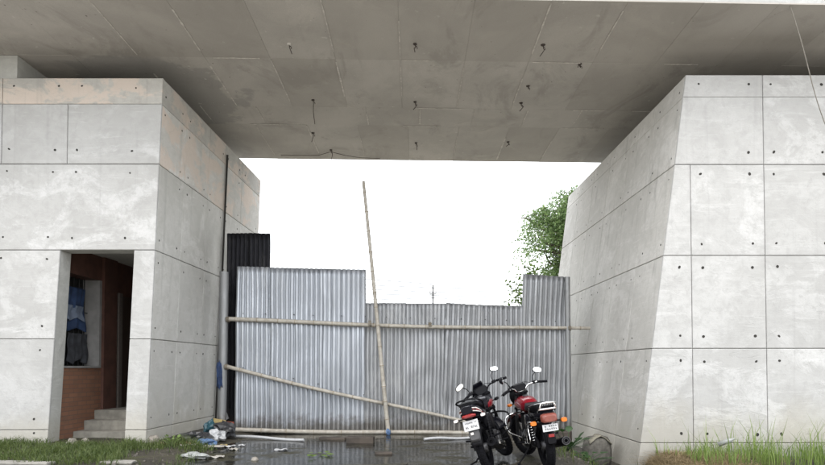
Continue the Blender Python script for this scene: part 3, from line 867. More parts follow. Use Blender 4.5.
# =================================================================== RUBBISH
crumple('plastic_bag', at(216, 443.5), (.28, .24, .15), M['plastic_white'], 'crumpled white plastic bag on top of the rubbish heap', 'bag', 1, .6)
crumple('plastic_bag', at(206, 447), (.3, .24, .08), M['plastic_blue'], 'flattened light blue plastic bag at the front of the rubbish heap', 'bag', 2, .5)
crumple('plastic_bag', at(210, 438), (.22, .22, .2), M['plastic_teal'], 'dark teal bag against the left abutment wall', 'bag', 3, .5)
crumple('plastic_bag', at(225, 440), (.40, .34, .22), M['plastic_black'], 'black plastic bag beside the crumpled white bag', 'bag', 4, .5)
crumple('plastic_bag', at(195, 445), (.46, .36, .13), M['plastic_black'], 'black bag lying flat along the abutment foot', 'bag', 5, .5)
crumple('plastic_bag', at(196, 459), (.15, .34, .07), M['clear'], 'cloudy clear plastic bag lying at the grass edge', 'bag', 6, .5)
def carton(px, py, d, rot, mat, label):
    p = at(px, py); o = MB().box((0, 0, d[2] / 2), d).build('carton', mat, bevel=.006); o.location = p; o.rotation_euler = rot
    return tag(o, label, 'carton')
carton(217, 434.5, (.22, .16, .22), (0, R(12), R(25)), M['card_yellow'], 'yellow carton in the rubbish heap near the fence post')
carton(228, 434, (.2, .14, .16), (R(8), 0, R(-20)), M['card_red'], 'dark red carton at the foot of the left fence post')
def paper(name, px, py, sx, sy, rz, mat, label, seed, cat='paper'):
    p = at(px, py); m = MB()
    m.grid(8, 6, lambda u, v: ((u - .5) * sx, (v - .5) * sy, .018 + .03 * noise.noise(Vector((u * 3 + seed, v * 3, seed))) + .012 * noise.noise(Vector((u * 8, v * 8, seed)))))
    o = m.build(name, mat, solid=.003); o.location = p; o.rotation_euler.z = rz; return tag(o, label, cat)
paper('paper_sheet', 204, 449.5, .62, .22, .15, M['paper'], 'long dirty white paper in front of the blue bag', 1)
paper('paper_sheet', 188, 450, .24, .14, .5, M['paper'], 'white plastic sheet at the left end of the rubbish', 2)
paper('paper_sheet', 229, 447, .2, .16, .2, M['plastic_white'], 'small white wrapper right of the rubbish heap', 3)
paper('paper_sheet', 234, 450, .14, .12, .9, M['paper'], 'torn paper scrap on the mud by the rubbish heap', 4)
paper('paper_sheet', 224, 446.5, .12, .12, .4, M['card_yellow'], 'small yellow wrapper right of the rubbish heap', 5)
paper('paper_sheet', 216, 458, .22, .1, .1, M['paper'], 'pale paper strip on the mud below the rubbish heap', 6)
paper('paper_sheet', 281, 450.5, .2, .12, .1, M['plastic_white'], 'white scrap floating in the puddle', 7)
paper('paper_sheet', 242, 446, .1, .1, .1, M['plastic_white'], 'tiny white scrap at the puddle edge near the long tube', 8)
paper('paper_sheet', 176, 449, .5, .24, .1, M['brown'], 'brown leaf litter mat at the abutment foot', 9, 'litter')
cup = MB(); pc = at(227.5, 430.5)
cp = [(.045, 0), (.06, .17), (.054, .17), (.04, .01)]
cup.rings([[(r * math.cos(2 * math.pi * k / 14), r * math.sin(2 * math.pi * k / 14), z) for k in range(14)] for r, z in cp], True)
o = cup.build('plastic_cup', M['plastic_white']); o.location = pc + Vector((.02, -.1, .16)); o.rotation_euler = (0, R(-28), 0)
tag(o, 'white plastic cup tilted on the red carton', 'cup')
def stick(name, a, b, r, mat, label, cat, z=.03):
    A, B = on_z(*a, z), on_z(*b, z); n = 14
    m = MB().tube([A.lerp(B, k / n) + Vector((0, .02 * math.sin(3 * k / n), .012 * math.sin(6 * k / n))) for k in range(n + 1)], r, 8)
    return tag(m.build(name, mat), label, cat)
stick('white_tube', (232, 436.5), (304, 439.8), .026, M['plastic_white'], 'long white plastic tube lying in the puddle at the fence foot, left', 'tube')
stick('white_tube', (424, 439.2), (470, 437.4), .024, M['plastic_white'], 'white plastic tube beside the left motorcycle at the fence foot', 'tube')
M['timber'] = simple('wet_timber', (.045, .035, .027), .7, var=.35, scale=6, bump=.01)
def timber(a, b, h, d, label, z=-.02):
    A, B = on_z(*a, z), on_z(*b, z); c = (A + B) / 2; v = B - A
    o = MB().box((0, 0, h / 2), (v.length, d, h)).build('timber_block', M['timber'], bevel=.012); o.location = c; o.rotation_euler.z = math.atan2(v.y, v.x)
    return tag(o, label, 'timber')
timber((347, 443.5), (374, 443.8), .12, .2, 'dark wet timber block lying in the puddle below the bamboo pole')
timber((320, 440.2), (346, 440.8), .06, .16, 'flat dark plank half sunk left of the timber block')
timber((375, 455.5), (392, 455.2), .05, .14, 'thin dark board floating in the middle of the puddle')
timber((552, 440.5), (571, 441.5), .17, .2, 'brown timber block at the foot of the right fence post', .0)
# sprig floating in the puddle
def leafy(name, loc, n, size, spread, mat, label, cat, seed, up=.4, stem=True):
    root = empty(name, loc); tag(root, label, cat); rn = random.Random(seed)
    for k in range(n):
        az = rn.uniform(0, 6.28); L_ = size * rn.uniform(.7, 1.3); rr = spread * math.sqrt(rn.random()); el = up * rn.uniform(.5, 1.5)
        base = Vector((rr * math.cos(az) * .4, rr * math.sin(az) * .4, rn.uniform(.01, up * size * 1.4)))
        d = Vector((math.cos(az) * math.cos(el), math.sin(az) * math.cos(el), math.sin(el))); s_ = Vector((-math.sin(az), math.cos(az), 0))
        m = MB(); pts = []
        for t, wd in ((0, .02), (.2, .26), (.45, .36), (.75, .24), (1, .02)):
            c = base + d * L_ * t * .9 + Vector((0, 0, -.25 * L_ * t * t)) + d * rr * .6
            pts.append((c - s_ * wd * L_, c + Vector((0, 0, .03 * L_)), c + s_ * wd * L_))
        v = [q for tri in pts for q in tri]; f = []
        for i in range(4):
            for j in range(2): f.append((i * 3 + j, i * 3 + j + 1, i * 3 + j + 4, i * 3 + j + 3))
        m.add(v, f, True); m.build('leaf', mat, root)
        if stem: MB().tube([(0, 0, 0), (base + d * rr * .6) * .5 + Vector((0, 0, .02)), base + d * rr * .6], .004, 5).build('stem', mat, root)
    return root
leafy('leafy_sprig', at(318, 456) + Vector((0, 0, .005)), 12, .10, .16, M['leaf_bright'], 'green leafy sprig floating in the puddle', 'sprig', 3, .15, False)

# =================================================================== SACK, WEEDS, COIL, STONES
def sack():
    p = Vector((3.02, 9.85, 0)); p.z = gz(p.x, p.y) - .02
    root = empty('sack', p); tag(root, 'grey cloth sack with folded pale top beside the right abutment wall', 'sack')
    n = 28; rg = []
    for z, r in ((.0, .17), (.02, .215), (.12, .232), (.25, .235), (.34, .225), (.41, .20), (.46, .165), (.475, .10), (.465, .03)):
        ring = []
        for k in range(n):
            a = 2 * math.pi * k / n
            rr = r * (1 + .10 * noise.noise(Vector((2 * math.cos(a), 2 * math.sin(a), z * 5))) + .045 * math.sin(9 * a + 14 * z) * (z / .4))
            ring.append((rr * math.cos(a), rr * math.sin(a) * .9, z + .02 * noise.noise(Vector((3 * math.cos(a), 3 * math.sin(a), 8)))))
        rg.append(ring)
    MB().rings(rg).build('bag', M['sack'], root)
    m = MB(); m.grid(14, 8, lambda u, v: (-.17 + .36 * u, -.17 + .3 * v, .44 + .05 * math.sin(3.1 * u) + .035 * math.sin(5 * v + 3 * u) - .10 * max(0, .3 - v) - .10 * abs(u - .5)))
    m.build('folded_top', M['sack_top'], root, solid=.012)
M['sack'] = simple('sack_cloth', (.085, .08, .07), .95, var=.3, scale=16, bump=.012)
M['sack_top'] = simple('sack_top_cloth', (.17, .16, .125), .9, var=.25, scale=12, bump=.01)
sack()
pw_ = at(575, 452)
leafy('broadleaf_weed', (2.35, 9.15, gz(2.35, 9.15)), 22, .15, .42, M['leaf_dark'], 'dark green broadleaf weed in the ditch behind the right motorcycle', 'weed', 5, .7)
leafy('broadleaf_weed', (2.55, 8.75, gz(2.55, 8.75)), 16, .13, .34, M['leaf_dark'], 'low dark weed in front of the grey sack', 'weed', 8, .5)
leafy('broadleaf_weed', (-3.62, 9.1, gz(-3.6, 9.1)), 12, .08, .18, M['leaf_bright'], 'small bright weed at the corner of the left abutment', 'weed', 18, .8)
def rubble(name, px0, px1, py, h, d, mat, label, seed):
    A, B = on_z(px0, py, 0), on_z(px1, py, 0); L_ = (B - A).length; rn = random.Random(seed)
    pts = []
    for z in (-.05, h):
        for x, y in ((0, 0), (L_, 0), (L_ * .96, d), (L_ * .05, d)):
            pts.append((A.x + x + rn.uniform(-.03, .03), A.y + y + rn.uniform(-.03, .03), z + gz(A.x, A.y) + rn.uniform(-.012, .012)))
    o = MB().hexa(pts).build(name, mat, bevel=.02); return tag(o, label, 'slab')
rubble('broken_slab', -22, 47, 471, .045, .25, M['slab_conc'], 'broken pale concrete slab lying in the grass at the left corner', 1)
rubble('broken_slab', 98, 130, 469, .03, .25, M['slab_conc'], 'small broken kerb piece in the grass before the doorway', 2)
M['stone'] = simple('stone', (.22, .20, .175), .9, var=.3, scale=8, bump=.02)
for i, (px, py, s_, lb) in enumerate(((72, 448, .16, 'grey stone at the left of the doorway'), (85, 446, .12, 'small stone at the foot of the steps'),
                                      (153, 446, .2, 'stained stone against the left abutment corner'), (620, 461, .14, 'pale stone right of the grey sack'),
                                      (255, 460, .10, 'small stone at the near edge of the puddle'), (545, 462, .1, 'pebble beside the right motorcycle tyre'))):
    crumple('stone', at(px, py) - Vector((0, 0, .02)), (s_, s_ * .9, s_ * .6), M['stone'], lb, 'stone', i + 20, .3, 2)
# clear bottle in the grass by the right wall
bt = MB(); prof = [(.0, 0), (.035, .0), (.036, .15), (.03, .18), (.013, .21), (.013, .235), (.0, .235)]
bt.rings([[(max(r, .001) * math.cos(2 * math.pi * k / 12), max(r, .001) * math.sin(2 * math.pi * k / 12), z) for k in range(12)] for r, z in prof], False)
o = bt.build('bottle', M['clear']); pb2 = on_y(718, 452, 8.6); o.location = (pb2.x, 8.6, gz(pb2.x, 8.6) + .22); o.rotation_euler = (R(20), R(65), 0)
tag(o, 'cloudy plastic bottle caught in the tall grass by the right abutment', 'bottle')

# =================================================================== GRASS
def grass(name, n, place, hmin, hmax, wd, mat, label, seed, lean=.5, curl=.5):
    rn = random.Random(seed); m = MB(); V, Fc = [], []
    for _ in range(n):
        q = place(rn)
        if q is None: continue
        x, y, hs = q; z = gz(x, y) - .005; h = rn.uniform(hmin, hmax) * hs; a = rn.uniform(0, 6.28); l = rn.uniform(.05, lean) * h; ww = wd * rn.uniform(.6, 1.3)
        dx, dy_ = math.cos(a), math.sin(a); b = rn.uniform(0, 6.28); sx, sy = math.cos(b) * ww, math.sin(b) * ww
        k = len(V)
        V += [(x - sx, y - sy, z), (x + sx, y + sy, z), (x - sx * .8 + dx * l * .35, y - sy * .8 + dy_ * l * .35, z + h * .55), (x + sx * .8 + dx * l * .35, y + sy * .8 + dy_ * l * .35, z + h * .55),
              (x + dx * l * (1 + curl), y + dy_ * l * (1 + curl), z + h * (1 - .25 * curl * l / h))]
        Fc += [(k, k + 1, k + 3, k + 2), (k + 2, k + 3, k + 4)]
    m.add(V, Fc, False); return tag(m.build(name, mat), label, 'grass', kind='stuff')
def pl_left(rn):
    x = rn.uniform(-6.9, -2.75); y = rn.uniform(7.4, 9.48)
    n = noise.noise(Vector((x * 1.3, y * 1.5, 2))) + .6 * noise.noise(Vector((x * 3.5, y * 3.5, 7)))
    edge = 9.5 - .2 - 1.6 * sstep(-3.0, -7.0, x)
    den = .25 + n + (.35 if x < -4.2 else .15)
    if x > -3.3: den -= (x + 3.3) * 1.4
    if jl(0) < x < jr(0) and y > 9.1: den -= .5
    if rn.random() > den: return None
    return x, y, (.7 + .5 * max(0, n))
grass('grass_patch', 20000, pl_left, .06, .19, .0045, M['grass'], 'short green grass growing at the foot of the left abutment', 11, .8)
def pl_right(rn):
    x = rn.uniform(3.6, 7.2); y = rn.uniform(8.1, 9.06)
    n = noise.noise(Vector((x * 2.1, y * 2, 12)))
    den = (.12 + .75 * n) + (.30 if x > 4.3 else 0)
    if rn.random() > den: return None
    return x, y, (1.0 if rn.random() < .16 else .5)
grass('tall_grass', 4200, pl_right, .22, .72, .0055, M['grass_tall'], 'tall thin green grass growing along the right abutment', 12, .35)
def pl_straw(rn):
    x = 3.45 + abs(rn.gauss(0, .55)); y = rn.uniform(8.0, 9.0)
    if x > 7.2: return None
    return x, y, 1.0
grass('dry_grass', 5000, pl_straw, .03, .17, .0045, M['straw'], 'dry straw coloured grass matted before the right abutment', 13, 2.2, 1.2)
def pl_mid(rn):
    x = rn.uniform(2.0, 3.5); y = rn.uniform(7.6, 9.2)
    if rn.random() > .5 + noise.noise(Vector((x * 3, y * 3, 3))): return None
    return x, y, 1
grass('ditch_grass', 700, pl_mid, .04, .16, .005, M['grass'], 'sparse green weeds growing in the ditch by the sack', 14, .8)

# =================================================================== TREE, SHRUB, POWER LINE
def tree(name, base, trunk_h, crown, n_sprays, label, seed, leafmat, leaf=.10, droop=.8, tr=.16):
    """crown: list of (centre, radii); leaves hang in sprays along twigs"""
    root = empty(name, base); tag(root, label, 'tree'); rn = random.Random(seed)
    t = MB(); top = Vector((0, 0, trunk_h))
    t.tube(spline([(0, 0, -.2), (.1, .05, trunk_h * .4), (.05, -.05, trunk_h * .75), top], 5), [tr * (1 - .5 * k / 15) for k in range(16)], 9)
    t.build('trunk', M['bark'], root)
    V, Fc = [], []; lim = MB()
    tot = sum(r[0] * r[1] * r[2] for c, r in crown)
    for c, r in crown:
        c = Vector(c)
        mid = top.lerp(c, .5) + Vector((rn.uniform(-.3, .3), rn.uniform(-.3, .3), .2))
        pts = spline([top - Vector((0, 0, .6)), mid, c, c + Vector((rn.uniform(-.4, .4), 0, r[2] * .6))], 4)
        lim.tube(pts, [tr * .5 * (1 - .8 * k / (len(pts) - 1)) for k in range(len(pts))], 6)
        for _ in range(int(n_sprays * r[0] * r[1] * r[2] / tot)):
            d = Vector((rn.gauss(0, 1), rn.gauss(0, 1), rn.gauss(0, 1))).normalized(); q = rn.random() ** .45
            p = c + Vector((d.x * r[0], d.y * r[1], d.z * r[2])) * q
            if noise.noise(p * 1.1 + Vector((seed, 0, 0))) < -.16: continue
            out = Vector((d.x, d.y, .1)).normalized(); L_ = rn.uniform(.45, .95)
            if rn.random() < .22:
                lim.tube([p - out * .5 * L_ - Vector((0, 0, .15)), p, p + out * L_ * .5 - Vector((0, 0, droop * .15))], [.012, .008, .004], 4)
            for k in range(15):
                s_ = k / 14
                a = p + out * L_ * (s_ - .3) + Vector((0, 0, -droop * L_ * s_ * s_)) + Vector((rn.gauss(0, .05), rn.gauss(0, .05), rn.gauss(0, .05)))
                ld_ = (out * rn.uniform(-.2, .9) + Vector((rn.gauss(0, .6), rn.gauss(0, .6), rn.uniform(-1.1, .2)))).normalized()
                sd = ld_.cross(Vector((rn.gauss(0, 1), rn.gauss(0, 1), rn.gauss(0, 1)))).normalized()
                l = leaf * rn.uniform(.6, 1.4); ww = l * .17; i = len(V)
                V += [a, a + ld_ * l * .45 + sd * ww, a + ld_ * l, a + ld_ * l * .45 - sd * ww]; Fc.append((i, i + 1, i + 2, i + 3))
    lim.build('branches', M['bark'], root)
    m = MB(); m.add(V, Fc, False); m.build('crown', leafmat, root)
    return root
TY = 20.5
def tp_(px, py, dy_=0):
    p = on_y(px, py, TY + dy_); return Vector((p.x - TB.x, p.y - TB.y, p.z))
TB = Vector((6.9, TY, 0))
tree('leafy_tree', TB, 4.2, [(tp_(600, 235), (1.5, 1.5, 1.9)), (tp_(562, 218, .3), (.95, 1.0, .9)), (tp_(545, 243, -.2), (.8, .9, .55)), (tp_(572, 205), (.85, .9, .75)),
      (tp_(556, 268, .2), (1.1, 1.0, .9)), (tp_(590, 205), (1.0, 1.0, .9)), (tp_(620, 260), (1.6, 1.3, 1.6)), (tp_(543, 214, .2), (.75, .7, .4)), (tp_(533, 222, .1), (.4, .5, .25)), (tp_(536, 250, .1), (.45, .6, .3))], 5200,
     'green drooping leafy tree behind the fence beside the right abutment', 4, M['leaf'], .115, 1.1)
def shrub():
    b = on_y(520, 310, 13.2); base = Vector((b.x + .25, 13.2, gz(b.x, 13.2)))
    root = empty('leafy_shrub', base); tag(root, 'bright green shrub peeping over the fence left of the tall right sheet', 'shrub'); rn = random.Random(9)
    st, V, Fc = MB(), [], []
    for k in range(11):
        tip = on_y(rn.uniform(511, 540), rn.uniform(268, 302), 13.2 + rn.uniform(-.3, .3)) - base
        pts = spline([(rn.uniform(-.1, .1), 0, 0), tip * .5 + Vector((rn.uniform(.0, .3), 0, .3)), tip], 6); st.tube(pts, [.014 * (1 - .7 * i / (len(pts) - 1)) for i in range(len(pts))], 5)
        for _ in range(80):
            q = pts[rn.randrange(6, len(pts))] + Vector((rn.gauss(0, .10), rn.gauss(0, .12), rn.gauss(0, .12)))
            d = Vector((rn.gauss(0, 1), rn.gauss(0, 1), rn.gauss(-.2, .7))).normalized(); s_ = d.cross(Vector((rn.gauss(0, 1), rn.gauss(0, 1), 1))).normalized(); l = rn.uniform(.06, .12); i = len(V)
            V += [q, q + d * l * .5 + s_ * l * .33, q + d * l, q + d * l * .5 - s_ * l * .33]; Fc.append((i, i + 1, i + 2, i + 3))
    st.build('stems', M['bark'], root); MB().add(V, Fc, False).build('foliage', M['leaf_bright'], root)
shrub()
M['pole_conc'] = simple('pole_concrete', (.16, .16, .165), .9)
M['wire_dark'] = simple('dark_cable', (.07, .07, .075), .7)
UY = 62
up = on_y(433, 285, UY); upole = empty('utility_pole', (up.x, UY, 0)); tag(upole, 'distant concrete utility pole with wires rising above the fence', 'utility pole')
MB().tube([(0, 0, 0), (0, 0, up.z)], [.16, .10], 10).build('shaft', M['pole_conc'], upole)
za = on_y(433, 294, UY).z
MB().box((0, 0, za), (.75, .1, .12)).build('crossarm', M['pole_conc'], upole, bevel=.01)
for sx in (-.3, .3): MB().tube([(sx, 0, za + .06), (sx, 0, za + .22), (sx, 0, za + .3)], [.02, .035, .015], 8).build('insulator', M['dark_iron'], upole)
for k, (y0, y1, y2) in enumerate(((279, 284.5, 285), (285, 288, 289), (289, 292.5, 290.5), (294, 295.5, 298), (300, 298, 303))):
    a = on_y(365, y0, UY - 3) - Vector((up.x, UY, 0)); b = Vector((0, -.2, on_y(433, y1, UY).z)); c = on_y(520, y2, UY + 3) - Vector((up.x, UY, 0))
    MB().tube([b + (a - b) * 4, b + (a - b) * 2, a, b, c, b + (c - b) * 2, b + (c - b) * 3.5], .040, 5).build('wire', M['wire_dark'], upole)

# =================================================================== MOTORCYCLES
M['rubber'] = simple('tyre_rubber', (.0035, .0035, .005), .85, var=.3, scale=20)
M['black_plastic'] = simple('black_plastic', (.0035, .0035, .005), .5)
M['black_paint'] = simple('black_gloss_paint', (.005, .005, .008), .22)
M['seat_vinyl'] = simple('seat_vinyl', (.0035, .0035, .005), .55, bump=.002)
M['red_paint'] = simple('red_gloss_paint', (.15, .004, .010), .2, var=.05)
M['maroon'] = simple('maroon_paint', (.09, .008, .014), .25, var=.05)
M['chrome'] = simple('chrome', (.75, .75, .76), .12, 1.0, var=.03)
M['alloy'] = simple('engine_alloy', (.06, .06, .064), .5, .7, var=.2)
M['black_metal'] = simple('black_metal', (.0035, .0035, .005), .5, .2)
M['lens_red'] = simple('red_lens', (.22, .015, .015), .25)
M['lens_brown'] = simple('brown_red_lens', (.17, .045, .032), .35)
M['lens_amber'] = simple('amber_lens', (.55, .14, .01), .3, var=.05)
M['lens_clear'] = simple('clear_lens', (.62, .58, .56), .2)
M['plate'] = simple('plate_white', (.45, .455, .47), .5, var=.04)
M['ink'] = simple('plate_ink', (.02, .02, .02), .6)
M['mirror'] = simple('mirror_glass', (.92, .93, .94), .03, 1.0, var=.01)
M['headlamp'] = simple('headlamp_glass', (.7, .72, .74), .1)
M['silver_print'] = simple('silver_decal', (.55, .52, .5), .4)
M['tank_grey'] = simple('flap_grey', (.06, .06, .065), .6)

for k_ in ('black_plastic', 'rubber', 'black_paint', 'seat_vinyl', 'black_metal'):
    M[k_].node_tree.nodes['Principled BSDF'].inputs['Specular IOR Level'].default_value = .14
def motorcycle(pos, heading, lean, steer, st):
    root = empty('motorcycle', pos, (-lean, 0, heading)); root.scale = (.95,) * 3; tag(root, st['label'], 'motorcycle', 'motorcycles parked at the fence')
    Rr, WB = .300, 1.27
    ax = Vector((-.24, 0, .60)).normalized(); piv = Vector((1.06, 0, .85))
    S = Matrix.Translation(piv) @ Matrix.Rotation(steer, 4, ax) @ Matrix.Translation(-piv)
    B = lambda mb, n, m, par=root, bev=0, solid=0: mb.build(n, M[m], par, None, bev, solid)
    Bs = lambda mb, n, m, par=root, bev=0, solid=0: mb.build(n, M[m], par, S, bev, solid)
    def wheel(c, wdt, bld, name):
        h = wdt / 2; prof = []
        for k in range(13):
            a = math.pi * k / 12 - math.pi / 2
            prof.append((Rr - .055 + .055 * math.cos(a), h * math.sin(a)))
        prof += [(Rr - .085, h * .55), (Rr - .085, -h * .55)]
        ty = MB().lathe_y(prof, c, 40)
        for k in range(40):       # tread blocks
            a = 2 * math.pi * k / 40
            for s_ in (-1, 1):
                m3 = Matrix.Rotation(-a, 3, 'Y') @ Matrix.Rotation(s_ * .5, 3, 'X')
                ty.box(Vector(c) + Vector((math.cos(a) * (Rr - .006), s_ * h * .40, math.sin(a) * (Rr - .006))), (.014, h * .62, .030), Matrix.Rotation(-a, 3, 'Y') @ Matrix.Rotation(s_ * .35, 3, 'Z'))
        w_ = bld(ty, name, 'rubber')
        bld(MB().lathe_y([(Rr - .068, h * .5), (Rr - .085, h * .62), (Rr - .105, h * .3), (Rr - .105, -h * .3), (Rr - .085, -h * .62), (Rr - .068, -h * .5)], c, 32), 'rim', 'black_metal', w_)
        for k in range(6):
            a = 2 * math.pi * k / 6 + .2
            bld(MB().box(Vector(c) + Vector((math.cos(a) * .115, 0, math.sin(a) * .115)), (.17, .022, .026), Matrix.Rotation(-a, 3, 'Y')), 'spoke', 'black_metal', w_)
        bld(MB().lathe_y([(.0, -.055), (.055, -.055), (.06, 0), (.055, .055), (.0, .055)], c, 20), 'hub', 'alloy', w_)
    wheel((0, 0, Rr), .105, B, 'rear_wheel')
    wheel((WB, 0, Rr), .085, Bs, 'front_wheel')
    # chassis
    fr = MB()
    fr.tube(spline([(1.0, 0, .86), (.75, 0, .80), (.45, 0, .70), (.1, 0, .69), (-.22, 0, .72)]), .020, 8)
    for s_ in (-1, 1):
        fr.tube(spline([(1.0, .02 * s_, .78), (.90, .06 * s_, .45), (.80, .09 * s_, .24), (.45, .10 * s_, .22), (.36, .10 * s_, .45), (.30, .10 * s_, .69)]), .014, 7)
        fr.tube([(.30, .10 * s_, .69), (.05, .11 * s_, .68), (-.22, .08 * s_, .72)], .013, 7)
    B(fr, 'frame', 'black_metal')
    B(MB().tube([(0, .085, Rr), (.40, .10, .34)], .018, 8).tube([(0, -.085, Rr), (.40, -.10, .34)], .018, 8).tube([(.40, -.11, .34), (.40, .11, .34)], .022, 8), 'swingarm', 'black_metal')
    for s_ in (-1, 1):
        a, b = Vector((.02, .125 * s_, .33)), Vector((.13, .125 * s_, .67))
        sh = B(MB().tube([a, a.lerp(b, .5)], .016, 8).tube([a.lerp(b, .5), b], .022, 8), 'shock_absorber', 'black_metal')
        B(MB().tube([a.lerp(b, .12 + .76 * k / 72) + Vector((math.cos(k * .7) * .027, math.sin(k * .7) * .027, 0)) for k in range(73)], .0055, 5), 'spring', st['spring'], sh)
    # engine
    en = B(MB().loft([(.40, 0, .34, .10, .10, 4), (.46, 0, .35, .125, .13, 4), (.66, 0, .34, .125, .125, 4), (.76, 0, .36, .10, .09, 4)], 20), 'engine', 'alloy')
    fins = MB()
    for k in range(9):
        fins.box((.70 + .008 * k, 0, .465 + .022 * k), (.17 - .004 * abs(k - 4), .19 - .004 * abs(k - 4), .010), Matrix.Rotation(R(-18), 3, 'Y'))
    fins.box((.735, 0, .55), (.11, .13, .2), Matrix.Rotation(R(-18), 3, 'Y'))
    B(fins, 'cylinder_fins', 'black_metal', en)
    for s_ in (-1, 1):
        B(MB().lathe_y([(.0, .13 * s_), (.085, .13 * s_), (.10, .105 * s_), (.0, .10 * s_)], (.56, s_ * .02, .34), 24), 'crankcase_cover', 'alloy', en)
    # exhaust on the right
    ex = B(MB().tube(spline([(.80, -.03, .58), (.90, -.08, .46), (.84, -.12, .27), (.55, -.15, .21), (.28, -.165, .25)]), .019, 9), 'exhaust_pipe', 'chrome' if st['chrome_exhaust'] else 'black_metal')
    mf = [(.30, .024), (.24, .048), (-.05, .056), (-.28, .058), (-.34, .046), (-.34, .030), (-.30, .022)]
    B(MB().rings([[(x, -.175 + r * math.cos(2 * math.pi * k / 16), .25 + (.30 - x) * .20 + r * math.sin(2 * math.pi * k / 16)) for k in range(16)] for x, r in mf]), 'muffler', 'black_metal', ex)
    me_ = (-.342, -.175, .25 + .642 * .20)
    B(MB().tube([Vector(me_) + Vector((0, .047 * math.cos(k * .3142), .047 * math.sin(k * .3142))) for k in range(21)], .007, 6).tube([Vector(me_) + Vector((.004, .027 * math.cos(k * .3142), .027 * math.sin(k * .3142))) for k in range(21)], .005, 6), 'muffler_ring', 'black_metal' if st['sport'] else 'alloy', ex)
    B(MB().loft([(.25, -.235, .27, .008, .02, 3), (.1, -.237, .30, .008, .034, 3), (-.15, -.239, .345, .008, .03, 3)], 12), 'heat_shield', 'chrome', ex)
    B(MB().loft([(-.06, .10, .34, .014, .05, 4), (.05, .105, .36, .018, .075, 4), (.38, .115, .36, .018, .05, 4)], 12), 'chain_guard', 'black_plastic')
    # tank, seat, side panels, tail
    tz = 0 if st['sport'] else -.03
    tank = B(MB().loft([(.40, 0, .775, .07, .05, 2.6), (.46, 0, .795, .09, .075, 2.6), (.58, 0, .815 + tz, .118, .10, 2.6), (.74, 0, .825 + tz, .135, .108, 2.5), (.88, 0, .825 + tz, .128, .095, 2.4), (.96, 0, .82, .085, .07, 2.3), (.99, 0, .81, .04, .05, 2)], 24), 'fuel_tank', st['tank'])
    B(MB().tube([(.74, 0, .928 + tz), (.74, 0, .946 + tz)], .038, 16), 'fuel_cap', 'alloy', tank)
    for s_ in (-1, 1):
        B(MB().loft([(.56, .104 * s_, .79 + tz, .022, .03, 2.2), (.70, .124 * s_, .81 + tz, .022, .05, 2.2), (.88, .12 * s_, .825 + tz, .02, .036, 2.2), (.97, .10 * s_, .84, .01, .012, 2)], 12), 'tank_shroud', st['shroud'], tank)
    if st['sport']:
        B(MB().loft([(-.32, 0, .875, .07, .025, 2.6), (-.20, 0, .875, .12, .04, 2.8), (.05, 0, .825, .125, .04, 2.8), (.16, 0, .785, .13, .045, 2.8), (.34, 0, .775, .11, .045, 2.8), (.46, 0, .80, .085, .04, 2.6)], 20), 'seat', 'seat_vinyl')
    else:
        B(MB().loft([(-.27, 0, .79, .10, .045, 3), (-.22, 0, .80, .125, .06, 3), (.05, 0, .795, .13, .06, 3), (.15, 0, .785, .13, .055, 3), (.36, 0, .775, .12, .05, 3), (.47, 0, .80, .09, .045, 2.6)], 20), 'seat', 'seat_vinyl')
    for s_ in (-1, 1):
        B(MB().loft([(.08, .105 * s_, .60, .02, .06, 2.6), (.18, .125 * s_, .60, .028, .10, 2.8), (.34, .125 * s_, .60, .028, .10, 2.6), (.44, .10 * s_, .62, .015, .05, 2.4)], 16), 'side_panel', st['side'])
    if st['sport']:
        tail = B(MB().loft([(.20, 0, .71, .12, .07, 3), (-.05, 0, .745, .13, .09, 3), (-.22, 0, .775, .125, .09, 3), (-.35, 0, .80, .10, .07, 2.6), (-.42, 0, .81, .06, .045, 2.4)], 20), 'tail_cowl', 'black_paint')
        for s_ in (-1, 1):
            for q in range(3):
                B(MB().tube([(-.05 - .05 * q, .127 * s_, .715 + .02 * q), (-.20 - .03 * q, .119 * s_, .755 + .018 * q), (-.32, .104 * s_, .775 + .02 * q), (-.395, .07 * s_, .79 + .018 * q)], .0085, 5), 'decal_stripe', 'silver_print' if q != 1 else 'lens_red', tail)
        B(MB().loft([(-.36, 0, .735, .09, .022, 3), (-.42, 0, .742, .075, .02, 3), (-.435, 0, .744, .05, .012, 3)], 16), 'tail_light', 'lens_red')
    else:
        tail = B(MB().loft([(.15, 0, .69, .11, .05, 3), (-.1, 0, .70, .115, .055, 3), (-.28, 0, .72, .10, .05, 3), (-.33, 0, .72, .07, .035, 3)], 20), 'tail_cowl', 'black_paint')
        B(MB().loft([(-.33, 0, .685, .098, .055, 4.5), (-.37, 0, .685, .098, .055, 4.5), (-.405, 0, .68, .088, .045, 4), (-.415, 0, .68, .07, .035, 3)], 20), 'tail_light', 'lens_brown')
    # grab rail
    gr = MB(); zz = .90 if st['sport'] else .84; hw = .135
    gr.tube(spline([(.06, hw, zz - .12), (-.02, hw + .01, zz - .03), (-.25, hw, zz + .01), (-.38, hw * .55, zz + .03), (-.40, 0, zz + .035), (-.38, -hw * .55, zz + .03), (-.25, -hw, zz + .01), (-.02, -hw - .01, zz - .03), (.06, -hw, zz - .12)], 5), .011, 8)
    if not st['sport']:
        gr.tube(spline([(-.27, hw * .8, zz - .08), (-.36, hw * .75, zz - .03), (-.38, hw * .55, zz + .03)], 4), .010, 8)
        gr.tube(spline([(-.27, -hw * .8, zz - .08), (-.36, -hw * .75, zz - .03), (-.38, -hw * .55, zz + .03)], 4), .010, 8)
        gr.tube([(-.34, hw * .8, zz - .045), (-.36, 0, zz - .045), (-.34, -hw * .8, zz - .045)], .014, 8)
    B(gr, 'grab_rail', 'black_metal' if st['sport'] else 'chrome')
